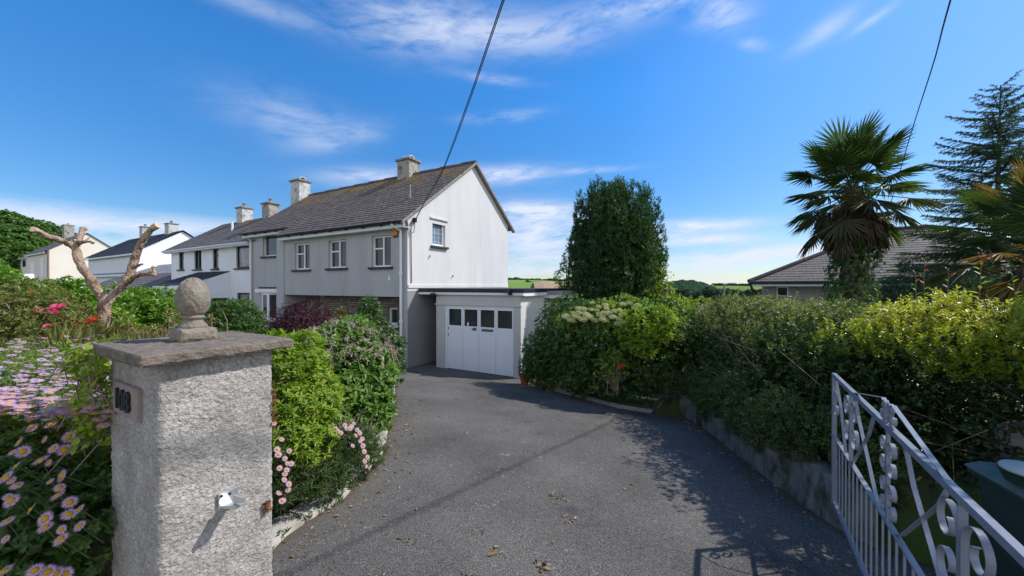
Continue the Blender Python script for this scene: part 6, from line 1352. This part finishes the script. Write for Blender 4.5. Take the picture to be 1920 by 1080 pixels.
# unseen laurel added beyond the right edge to shade the open gate and bin
shrub('added_shade_laurel', (4.3, 1.0, 0), [((4.05, 2.2, 1.9), .5), ((3.7, 1.8, 2.1), .5), ((3.4, 1.4, 2.1), .5), ((3.1, 1.0, 2.2), .5), ((2.8, .6, 2.2), .5), ((4.1, 1.9, 2.5), .5), ((3.7, 1.4, 2.6), .5), ((4.2, 1.3, 1.5), .6), ((4.3, .6, 1.8), .7), ((3.9, .9, 2.6), .6)], 14000, .11, .045, LF['laurel'], 'tall laurel overhanging the bin beyond the right edge', 'laurel', 6, seed=126, zmin=0.0)
# shoots that stand above the hedge
def shoot(px, py0, py1, d, lean, label, redtop=True, leaf=.075, n=9, gmat='lime'):
    a, b_ = np.array(at(px, py0, d)), np.array(at(px + lean, py1, d)); t = thing('photinia_shoot', tuple(a - np.array((0, 0, .5))), label, 'shoot', 'young shoots above the hedge'); stick_mesh('stem', [(a - np.array((0, 0, .5)), a, .007, .006), (a, b_, .006, .003)], M['twig'], t)
    k = np.linspace(.1, 1, n); P = a + (b_ - a) * k[:, None]; q = np.random.default_rng(int(px)); th = k * 14; D = np.stack([np.cos(th), np.sin(th) * .8, .35 + .5 * k], 1); Nn = np.stack([-np.cos(th) * .5, -np.sin(th) * .5, np.ones(n)], 1); L = leaf * (1.1 - .5 * k); top = k > .72
    for nm, m_, mk in (('leaves', LF[gmat], ~top), ('young_leaves', LF['red'] if redtop else LF[gmat], top)): leaf_mesh(nm, [(P[mk], D[mk], Nn[mk], L[mk], L[mk] * .36, q.random(mk.sum()))], m_, t, True)
shoot(1733, 585, 488, 3.7, 0, 'tall red tipped shoot right of the palm trunk'); shoot(1718, 585, 512, 3.6, -1, 'shorter red tipped shoot just left of the tallest one'); shoot(1776, 580, 506, 3.5, 2, 'red tipped shoot standing alone in the middle of the gap', n=7)
shoot(1836, 570, 470, 3.3, 5, 'tall red and green shoot under the spruce', n=11, leaf=.085); shoot(1906, 580, 515, 3.1, -8, 'leafy green shoot by the right edge of the hedge', False); shoot(1640, 592, 545, 3.9, 4, 'short green shoot at the foot of the palm', False); shoot(1443, 585, 545, 5.2, -3, 'pale twiggy shoot before the corner of the bungalow', False, .05); shoot(1380, 575, 540, 5.6, 5, 'bright green shoot beside the lamp post', False, .07, 16)

# ------------------------------------------------------------------ trees on the right
r = np.random.default_rng(130); yl = []
for i in range(46):
    a = r.uniform(0, 2 * math.pi); rr = math.sqrt(r.random()); px = 1158 + math.cos(a) * rr * 74; d = 12.4 + math.sin(a) * rr * 1.25; top = 334 + 34 * rr ** 6 + r.uniform(0, 15) + 10 * math.sin(a * 3) * rr; p0, p1 = at(px, 615, d), at(px + (px - 1158) * .06, top, d); hh = (p1.z - p0.z) / 2
    yl.append((((p0.x + p1.x) / 2, d, p0.z + hh), (r.uniform(.26, .40), .34, hh)))
for i in range(26):
    a = r.uniform(0, 2 * math.pi); px = 1158 + math.cos(a) * 75; d = 12.4 + math.sin(a) * 1.25; p0 = at(px, r.uniform(430, 585), d); yl.append(((p0.x, p0.y, p0.z), (.34, .34, r.uniform(.6, 1.1))))
yew = thing('yew_tree', (at(1158, 600, 12.4).x, 12.4, -1.0), 'dense dark columnar yew tree between the garage and the bungalow', 'yew')
P, nr = lump_points(yl, 17000, .82, 1.06, .07, 6, 131, cull=.8); q = sprigs(P, nr * .55 + np.array([0, 0, 1.0]), 6, .115, .036, (10, 60), seed=132, step=1.1)
tipb = np.clip(wob(P, 3.2, 9) * .3 + .3, 0, 1); q = (*q[:5], np.clip(q[5] * .5 + np.tile(tipb, 6) * .6, 0, 1)); P2, n2 = lump_points(yl, 2600, .2, .8, 0, 3, 133, cull=.1); leaf_mesh('crown', [q, sprigs(P2, n2, 4, .3, .16, (20, 90), seed=134)], LF['yew'], yew)
mb = MB(); b_ = yew.location; mb.tube([b_, b_ + Vector((.05, 0, 1.2)), b_ + Vector((0, .1, 3))], [.16, .13, .05], 10); mb.build('trunk', M['bark_dark'], yew)
def bush_tree(name, base, lumps, n, L, W, mat, label, seed, cat='tree'):
    t = thing(name, base, label, cat); P, nr = lump_points(lumps, n // 5, .7, 1.08, .16, 3, seed, cull=.6); leaf_mesh('crown', [sprigs(P, nr * .7 + np.array([0, 0, .5]), 5, L, W, (35, 85), seed=seed + 1)], mat, t)
    q = np.random.default_rng(seed); sg = []; b = np.array(base)
    for c, rr in lumps: m2 = b + (np.array(c) - b) * .5 + np.array((0, 0, .1)); sg += [(b, m2, .05, .03), (m2, np.array(c), .03, .012)]
    stick_mesh('trunk', sg, M['bark_dark'], t); return t
bush_tree('small_tree', tuple(at(1062, 600, 13.2)), lp((1062, 500, 13.2, .28), (1058, 520, 13.2, .38), (1066, 545, 13.2, .42), (1055, 560, 13, .4), (1068, 480, 13.3, .2)), 2600, .10, .045, LF['tree'], 'small leafy tree peeping out left of the yew', 140)
bush_tree('small_tree', tuple(at(1248, 600, 11.5)), lp((1240, 520, 11.6, .22), (1246, 545, 11.4, .3), (1236, 560, 11.4, .32), (1238, 500, 11.8, .14)), 1300, .09, .035, LF['lime'], 'light green sapling peeping out right of the yew', 142)
bush_tree('small_tree', tuple(at(1300, 610, 8.5)), lp((1278, 568, 8.6, .16), (1262, 572, 8.6, .2), (1300, 566, 8.4, .13), (1290, 582, 8.3, .2), (1320, 575, 8.2, .14)), 900, .07, .03, LF['lime'], 'thin leafy sapling rising over the hedge beside the far woods', 144)

def fan(base, out_dir, up_dir, pet, L, spread, nseg, droop, seg_w, rr, pleat=.35):
    """palmate leaf: petiole then pleated segments spread like a fan; returns leaf arrays and the petiole"""
    o = unit(np.array(out_dir, float)); u = np.array(up_dir, float); u = unit(u - o * (u @ o)); s = np.cross(o, u); hub = np.array(base) + o * pet - np.array((0, 0, droop * pet * .2)); B, D, Nn, LL = [], [], [], []
    for k in range(nseg):
        a = spread * (2 * (k + .5) / nseg - 1); d = unit(o * math.cos(a) + s * math.sin(a) + np.array((0, 0, -droop)) * (.25 + .5 * rr.random())); B.append(hub); D.append(d); Nn.append(u + s * pleat * (1 if k % 2 else -1)); LL.append(L * (.82 + .18 * math.cos(a * .8)) * rr.uniform(.93, 1.05))
    LL = np.array(LL); return (np.array(B), np.array(D), np.array(Nn), LL, np.full(nseg, seg_w), np.clip(rr.random() * .7 + rr.random(nseg) * .3, 0, 1)), (np.array(base), hub, .018, .011)
def palm(name, px, d, crown_row, base_z, label, n_live, n_dead, Lf, seed, live, trunk_r=.2, goldfrac=0.0, skirt=1.1):
    rr = np.random.default_rng(seed); c = np.array(at(px, crown_row, d)); t = thing(name, (c[0], c[1], base_z), label, 'palm'); mb = MB(); n = 22
    mb.tube([(c[0] + .04 * math.sin(i * .9), c[1], base_z + (c[2] - base_z) * i / n) for i in range(n + 1)], [trunk_r * (1.15 - .25 * i / n) * (1 + .06 * (i % 2)) for i in range(n + 1)], 14); mb.build('trunk', M['palm_trunk'], t)
    for i in range(n_live):
        k = (i + .5) / n_live; el = R(82) - R(128) * k ** 1.15; az = i * 2.399 + rr.uniform(-.2, .2); od = np.array((math.cos(az) * math.cos(el), math.sin(az) * math.cos(el), math.sin(el))); ud = np.array((-math.cos(az) * math.sin(el), -math.sin(az) * math.sin(el), math.cos(el)))
        lf, pe = fan(c + np.array((0, 0, .12 - .35 * k)), od, ud, Lf * rr.uniform(.75, 1.15), Lf * rr.uniform(.72, .92), R(128), 44, .02 + .95 * k ** 1.5, .031 * Lf / .8, rr)
        m_ = LF['palm_gold'] if rr.random() < goldfrac else (LF['palm_dull'] if k > .62 and rr.random() < .6 else live)
        fr_ = leaf_mesh('frond', [lf], m_, t, curl=.10, fold=.1); stick_mesh('petiole', [pe], LF['palm'], fr_, rnd=.5)
    for i in range(n_dead):
        k = rr.random(); az = i * 2.399 + rr.uniform(-.4, .4); el = R(-8) - R(68) * rr.random(); od = np.array((math.cos(az) * math.cos(el), math.sin(az) * math.cos(el), math.sin(el))); ud = np.array((math.cos(az), math.sin(az), .4))
        lf, pe = fan(c + np.array((0, 0, -.02 - (skirt + .2) * k)), od, ud, Lf * rr.uniform(.3, .75), Lf * rr.uniform(.5, .9), R(rr.uniform(35, 72)), 24, 1.6, .034, rr); fr_ = leaf_mesh('dead_frond', [lf], LF['palm_dead'], t, curl=.2, fold=.1); stick_mesh('petiole', [pe], M['dry'], fr_)
    return t, c
pm, pc = palm('fan_palm', 1597, 10.0, 352, -1.5, 'tall fan palm with a shaggy brown skirt and ivy round its trunk', 36, 36, .98, 150, LF['palm'], .22, .0, .5)
for px, py, dd, sc in ((1700, 400, .0, 1.0), (1480, 378, -.2, .8), (1510, 420, -.2, .75)): pass
r = np.random.default_rng(152); P = []
for i in range(2400):
    z = r.uniform(-1.4, 3.1) if i % 5 else r.uniform(2.4, 4.4); a = r.uniform(0, 2 * math.pi); w_ = (.55 if z < 2.9 else .32) * r.uniform(.7, 1.1); P.append((pc[0] + math.cos(a) * w_ + (.12 if z > 2.2 else 0), pc[1] + math.sin(a) * w_, z))
P = np.array(P); nr = P - np.column_stack([np.full(len(P), pc[0]), np.full(len(P), pc[1]), P[:, 2]]); iv2 = thing('ivy', (pc[0], pc[1] - .4, -1.4), 'dark ivy wrapped round the fan palm trunk', 'ivy'); leaf_mesh('foliage', [sprigs(P, nr + np.array([0, 0, .1]), 5, .085, .07, (50, 95), seed=153)], LF['ivy'], iv2)
pm2, pc2 = palm('fan_palm', 1965, 7.6, 455, -.9, 'second fan palm with yellowing fronds at the right edge', 30, 12, 1.0, 160, LF['palm'], .2, .42, .7)

def spruce(px, d, top_row, base_z, label, seed):
    rr = np.random.default_rng(seed); tp = at(px, top_row, d); bx_, by_ = tp.x - .2, tp.y; H_ = tp.z - base_z; t = thing('spruce_tree', (bx_, by_, base_z), label, 'spruce'); mb = MB(); mb.tube([(bx_ + .2 * k, by_, base_z + H_ * k) for k in np.linspace(0, 1, 14)], [.15 * (1 - .92 * k) for k in np.linspace(0, 1, 14)], 9); mb.build('trunk', M['bark_dark'], t)
    P, D, sg = [], [], []
    for lv_ in np.linspace(.08, .985, 38):
        nbr = 5 if lv_ < .9 else 4; Lb = (1 - lv_) ** .66 * 3.5 + .22
        for b in range(nbr):
            az = b * 2 * math.pi / nbr + lv_ * 40 + rr.uniform(-.4, .4); L_ = Lb * rr.uniform(.65, 1.1); z0 = base_z + H_ * lv_ + rr.normal() * .06; rise = .55 * lv_ - .12; pts = []
            for k in np.linspace(0, 1, 9): pts.append(np.array((bx_ + .2 * lv_ + math.cos(az) * L_ * k, by_ + math.sin(az) * L_ * k, z0 + L_ * (rise * k - .28 * k * k * (1 - lv_) + .10 * k ** 3))))
            for i in range(8): sg.append((pts[i], pts[i + 1], .022 * (1 - i / 9) * (.5 + L_ / 4), .022 * (1 - (i + 1) / 9) * (.5 + L_ / 4)))
            nt_ = max(3, int(L_ / .065))
            for j in range(nt_):
                k = .14 + .86 * j / max(1, nt_ - 1); f = k * 8; i = min(int(f), 7); p = pts[i] + (pts[i + 1] - pts[i]) * (f - i); bd = unit(pts[min(i + 1, 8)] - pts[i]); sd_v = unit(np.cross(bd, (0, 0, 1.))) * (1 if j % 2 else -1); tl = L_ * .30 * (1.12 - k) * rr.uniform(.7, 1.2) + .06; td = unit(bd * .75 + sd_v * .8 + np.array((0, 0, -.42 + rr.normal() * .15)))
                sg.append((p, p + td * tl, .006, .002)); m_ = max(2, int(tl / .035))
                for q in range(m_): P.append(p + td * tl * (q + .4) / m_); D.append(td)
            for q in range(int(L_ / .05)): k = .25 + .75 * rr.random(); f = k * 8; i = min(int(f), 7); P.append(pts[i] + (pts[min(i + 1, 8)] - pts[i]) * (f - i)); D.append(unit(pts[min(i + 1, 8)] - pts[i]))
    P, D = np.array(P), np.array(D); q = sprigs(P, D, 5, .085, .020, (20, 60), seed=seed + 1, step=.6); leaf_mesh('crown', [q], LF['spruce'], t); stick_mesh('branches', sg, M['bark_dark'], t); return t
spruce(1874, 12.0, 160, -1.5, 'tall open spruce with feathery drooping branches', 170)
shrub('conifer_shrub', tuple(at(1690, 600, 10.8)), lp((1680, 545, 10.8, .5), (1710, 530, 10.8, .5), (1660, 560, 10.6, .4), (1740, 540, 10.8, .55), (1780, 545, 10.2, .6), (1700, 570, 10.4, .5), (1825, 550, 9.5, .6), (1870, 540, 9, .6), (1700, 500, 11, .25)), 8000, .09, .022, LF['spruce'], 'dark conifer bush between the fan palm and the spruce', 'shrub', 6, seed=172, zmin=-1.6, up=.2, amp=.16)

# ------------------------------------------------------------------ small things on the ground
r = np.random.default_rng(180); P = []
while len(P) < 1000:
    if len(P) < 560: y = r.uniform(2.9, 9.5); x = float(xr(y)) - abs(r.normal()) * .16 - .02
    elif len(P) < 860: y = r.uniform(2.0, 6.5); x = float(xl(y)) + abs(r.normal()) * .25 + .03
    else: y = r.uniform(2.0, 7.5); x = r.uniform(float(xl(y)), float(xr(y)))
    P.append((x, y, float(h0(x, y)) + .012))
for px, py, k in ((1045, 936, 26), (1078, 976, 10), (930, 1046, 16), (922, 1038, 8), (884, 1077, 12), (768, 1020, 12), (895, 1002, 8), (1015, 1070, 10), (1172, 920, 4)):
    d = np.array([(px - 960) / F_PX, 1., (HOR - py) / F_PX]); t = 2.5
    for _ in range(30): t = (float(h0(d[0] * t, t)) - CZ) / d[2]
    P += [(d[0] * t + r.normal() * .035, t + r.normal() * .03, float(h0(d[0] * t, t)) + .012) for _ in range(k)]
P = np.array(P); a = r.uniform(0, 6.3, len(P)); D = np.stack([np.cos(a), np.sin(a), r.normal(size=len(P)) * .15], 1); Nn = np.array([[0, 0, 1.]]) + r.normal(size=P.shape) * .3; L = r.uniform(.010, .05, len(P)) ** 1.0 * np.where(r.random(len(P)) < .5, .5, 1)
tag(leaf_mesh('fallen_leaves', [(P, D, Nn, L, L * .5, r.random(len(P)))], LF['dead'], None, True, curl=.2), kind='stuff')
